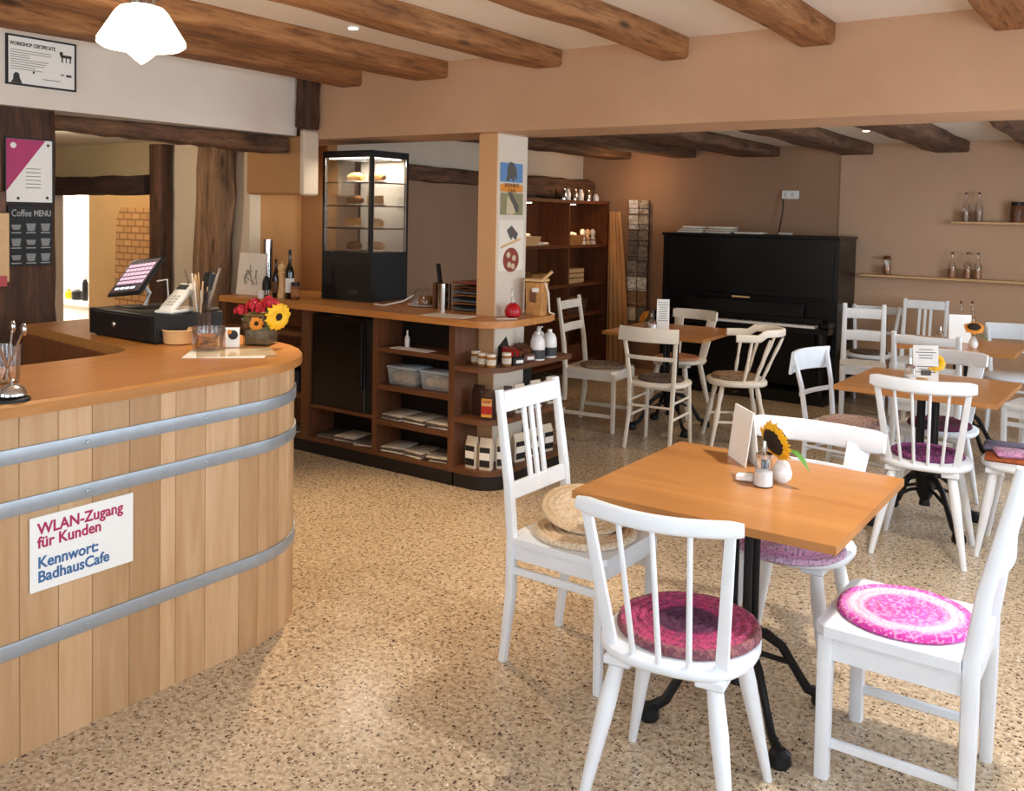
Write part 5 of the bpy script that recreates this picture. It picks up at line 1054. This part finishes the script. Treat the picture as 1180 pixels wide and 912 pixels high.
# back right group
ladder_chair('white ladder-back chair in front of others beside the piano', (-1.90, 7.80), PI+.25, H=.92, w=.35, d=.36, rungs=(.84, .66), rh=.085, leg=.045)
bentwood_chair('white curved-back chair behind the ladder-back, against back wall', (-2.005, 8.42), PI, H=.86, rail_h=.07)
cushion('dark cushion on the curved-back chair against the back wall', (-2.005, 8.42), .4605, 'cu_dark', .16, .015)
slat_chair('white slat-back chair against back wall under the lower shelf', (-1.575, 8.28), PI, H=.95, w=.37)
ladder_chair('white broad chair with low back between second and back tables', (-1.16, 6.55), .0, H=.90, w=.42, rungs=(.855, .66), rh=.055)
bentwood_chair('white broad-railed chair on wall side of the back table', (-.83, 7.95), PI+.1, H=.81, rail_h=.13)
slat_chair('white chair at right of the back table, edge of photo', (-.52, 6.75), PI/2-.2, H=.74, w=.38)

# ================================================================ TABLE SETTINGS
ZB = .75
def shaker(label, loc, r=.024, h=.115):
    t = thing('sugar_shaker', label, 'sugar shaker', loc, 0, 'glass sugar shakers on the tables')
    MB().lathe([(r*1.05, 0), (r*1.1, .005), (r*1.0, h*.35), (r*.85, h*.68), (r*.8, h*.7)], n=18).build('glass_body', 'glass', t); MB().lathe([(r*.98, .004), (r*.95, h*.36)], n=18).build('sugar', 'sugar', t)
    MB().lathe([(r*.9, h*.68), (r*.9, h*.78), (r*.3, h*.84), (r*.22, h*1.05), (r*.2, h*1.08)], n=16).build('chrome_spout', 'chrome', t); return t
def bud_vase(label, loc, fl, normal, r=.05, leaf=True, h=.085, cat='vase', seed=3, vm='porcelain', dark='seedc'):
    t = thing('bud_vase', label, cat, loc)
    MB().lathe([(.02, 0), (.03, .012), (.032, .03), (.024, .055), (.012, .075), (.012, h), (.009, h)], n=22).build('vase_body', vm, t)
    n_ = Vector(normal).normalized(); top_ = Vector((n_.x*.02, n_.y*.02, h+.05)); MB().tube([(0, 0, .05), (0, 0, h+.02), tuple(top_)], .004).build('stem', 'leaf', t)
    flower_head(t, tuple(top_+n_*.01), r, fl, 16, dark, normal, .72 if leaf else .5, seed)
    if leaf:
        l_ = MB(); l_.rings([[Vector((.02+a, -.01-a*.5+s_*w_, h+.02-b)) for s_, w_ in ((-1, ww), (0, 0), (1, ww))]+[Vector((.02+a, -.01-a*.5, h+.017-b))] for a, b, ww in ((0, 0, .003), (.03, .0, .02), (.06, .02, .018), (.085, .05, .001))]); l_.build('leaf', 'leaf', t)
    return t
def menu_card(label, loc, rz, w=.10, h=.17, lines=True, mat='paper', lean=.15, blk=False):
    t = thing('menu_card', label, 'menu card', loc, rz, 'standing menu cards')
    for s_, nm in ((1, 'front_leaf'), (-1, 'rear_leaf')): MB().box((0, -s_*.5*h*math.sin(lean), .5*h*math.cos(lean)), (w, .0022, h), Matrix.Rotation(-s_*lean, 3, 'X')).build(nm, mat, t)
    if lines:
        ln = MB(); rr = random.Random(label)
        for k in range(9):
            z = h*(.88-.075*k); 
            if 3 < k < 6 and blk: continue
            y = -(h-z)*math.sin(lean)-.0018; u = rr.uniform(.25, .42)*w; ln.span((-u, y-.0005, z*math.cos(lean)), (u, y+.0005, z*math.cos(lean)+.0035))
        ln.build('printed_lines', 'ink', t)
        if blk: MB().span((-w*.2, -(h*.78)*math.sin(lean)-.0022, h*.2), (w*.2, -(h*.78)*math.sin(lean)-.0005, h*.34)).build('grey_picture', 'pgy', t)
    return t
p_ = atZ(877, 562, ZB); shaker('glass sugar shaker with chrome spout on the nearest table', (p_.x, p_.y+.02, ZB), .029, .135)
p_ = atZ(895, 556, ZB); bud_vase('white bud vase with a big sunflower on the nearest table', (p_.x+.01, p_.y+.02, ZB), 'petal', (-.62, -.95, -.42), .074, True, .09)
p_ = atZ(856, 556, ZB); tag(MB().box((p_.x, p_.y+.015, ZB+.0135), (.055, .035, .026), Matrix.Rotation(.3, 3, 'Z'), bev=.007).build('salt_dish', 'porcelain'), 'small white dish left of the sugar shaker on nearest table', 'dish')
tag(MB().lathe([(.012, 0), (.013, .05), (.008, .06), (.006, .10)], (-1.035, 3.01, ZB), 12).build('pepper_shaker', 'dkgrey'), 'slim dark shaker behind the sugar shaker on nearest table', 'shaker')
mc = thing('menu_folder', 'tall blank white folder standing at the back edge of nearest table', 'menu', (-1.155, 3.13, ZB), 2.30)
MB().box((0, .012, .095), (.17, .003, .19), Matrix.Rotation(.12, 3, 'X')).build('cover', 'paper', mc); MB().box((0, -.012, .095), (.17, .003, .19), Matrix.Rotation(-.12, 3, 'X')).build('cover', 'paper', mc)
p_ = atZ(1048, 443, ZB); shaker('glass sugar shaker on the second table', (p_.x, p_.y, ZB), .03, .13)
menu_card('printed menu card with grey picture on the second table', (p_.x+.05, p_.y+.12, ZB), .5, .13, .20, True, 'paper', .12, True)
p_ = atZ(1072, 440, ZB); bud_vase('small jar with drooping sunflower on the second table', (p_.x, p_.y+.02, ZB), 'petal', (.3, -.6, .75), .07, False, .05, vm='lwood')
p_ = atZ(1062, 441, ZB); tag(MB().box((p_.x, p_.y-.03, ZB+.0155), (.075, .035, .03), bev=.004).build('wooden_block', 'lwood'), 'small light wooden block in front of sunflower on second table', 'block')
p_ = atZ(757, 379, ZB); bottle('milk_bottle', 'small glass bottle with white contents on the piano table', 'bottle', (-3.09, 6.36, ZB), .035, .15, 'glass', 'dkgrey', .5, liquid='sugar')
menu_card('narrow white menu card on the piano table', (-3.07, 6.50, ZB), .55, .095, .23, True, 'paper', .08)
t = thing('flower_jar', 'orange flower in a small jar on the piano table', 'flower', (-3.17, 6.44, ZB)); MB().lathe([(.022, 0), (.024, .05), (.02, .06)], n=14).build('jar_body', 'glass', t); flower_head(t, (-.02, -.02, .09), .06, 'orange', 12, 'orange', (-.5, -.6, .5), .3, 7); MB().tube([(0, 0, .01), (-.01, -.01, .07)], .003).build('stem', 'leaf', t)
menu_card('plain white menu card on the back table', (-1.12, 7.32, ZB), .4, .15, .2, False, 'paper', .1)
p_ = atZ(1115, 398, ZB); bud_vase('white vase with orange sunflower on the back table', (-.99, 7.05, ZB), 'orange', (.1, -.5, .8), .07, True, .08, dark='seedc')
for px, lb in ((1108, 'left'), (1121, 'right')):
    a_ = atY(px, 347, 7.44); bottle('table_bottle', 'slim clear bottle with brown cap behind the menu card on the back table, %s one' % lb, 'bottle', (a_.x, 7.44, ZB), .028, a_.z-ZB, 'glass', 'cabw', .4, liquid='amber', group='clear bottles on the back table')
shaker('glass sugar shaker on the back table by the wall', (-1.20, 7.05, ZB), .028, .12)

# ================================================================ WORLD, VIEW
w = bpy.data.worlds.new('world'); SC.world = w; w.use_nodes = True; bg = w.node_tree.nodes['Background']
sk_ = w.node_tree.nodes.new('ShaderNodeTexSky'); sk_.sky_type = 'HOSEK_WILKIE' if False else sk_.sky_type
try: sk_.sky_type = 'NISHITA'; sk_.sun_disc = False; sk_.sun_elevation = math.radians(35)
except Exception: pass
w.node_tree.links.new(sk_.outputs[0], bg.inputs[0]); bg.inputs[1].default_value = 0.15
vs_ = SC.view_settings; vs_.view_transform = 'Standard'; vs_.look = 'None'; vs_.gamma = 1; vs_.use_curve_mapping = False; vs_.exposure = -0.1
SC.cycles.max_bounces = 8; SC.cycles.diffuse_bounces = 5; SC.cycles.glossy_bounces = 4; SC.cycles.transparent_max_bounces = 12; SC.cycles.transmission_bounces = 6
SC.cycles.sample_clamp_indirect = 4; SC.cycles.use_denoising = True; SC.cycles.caustics_reflective = False; SC.cycles.caustics_refractive = False
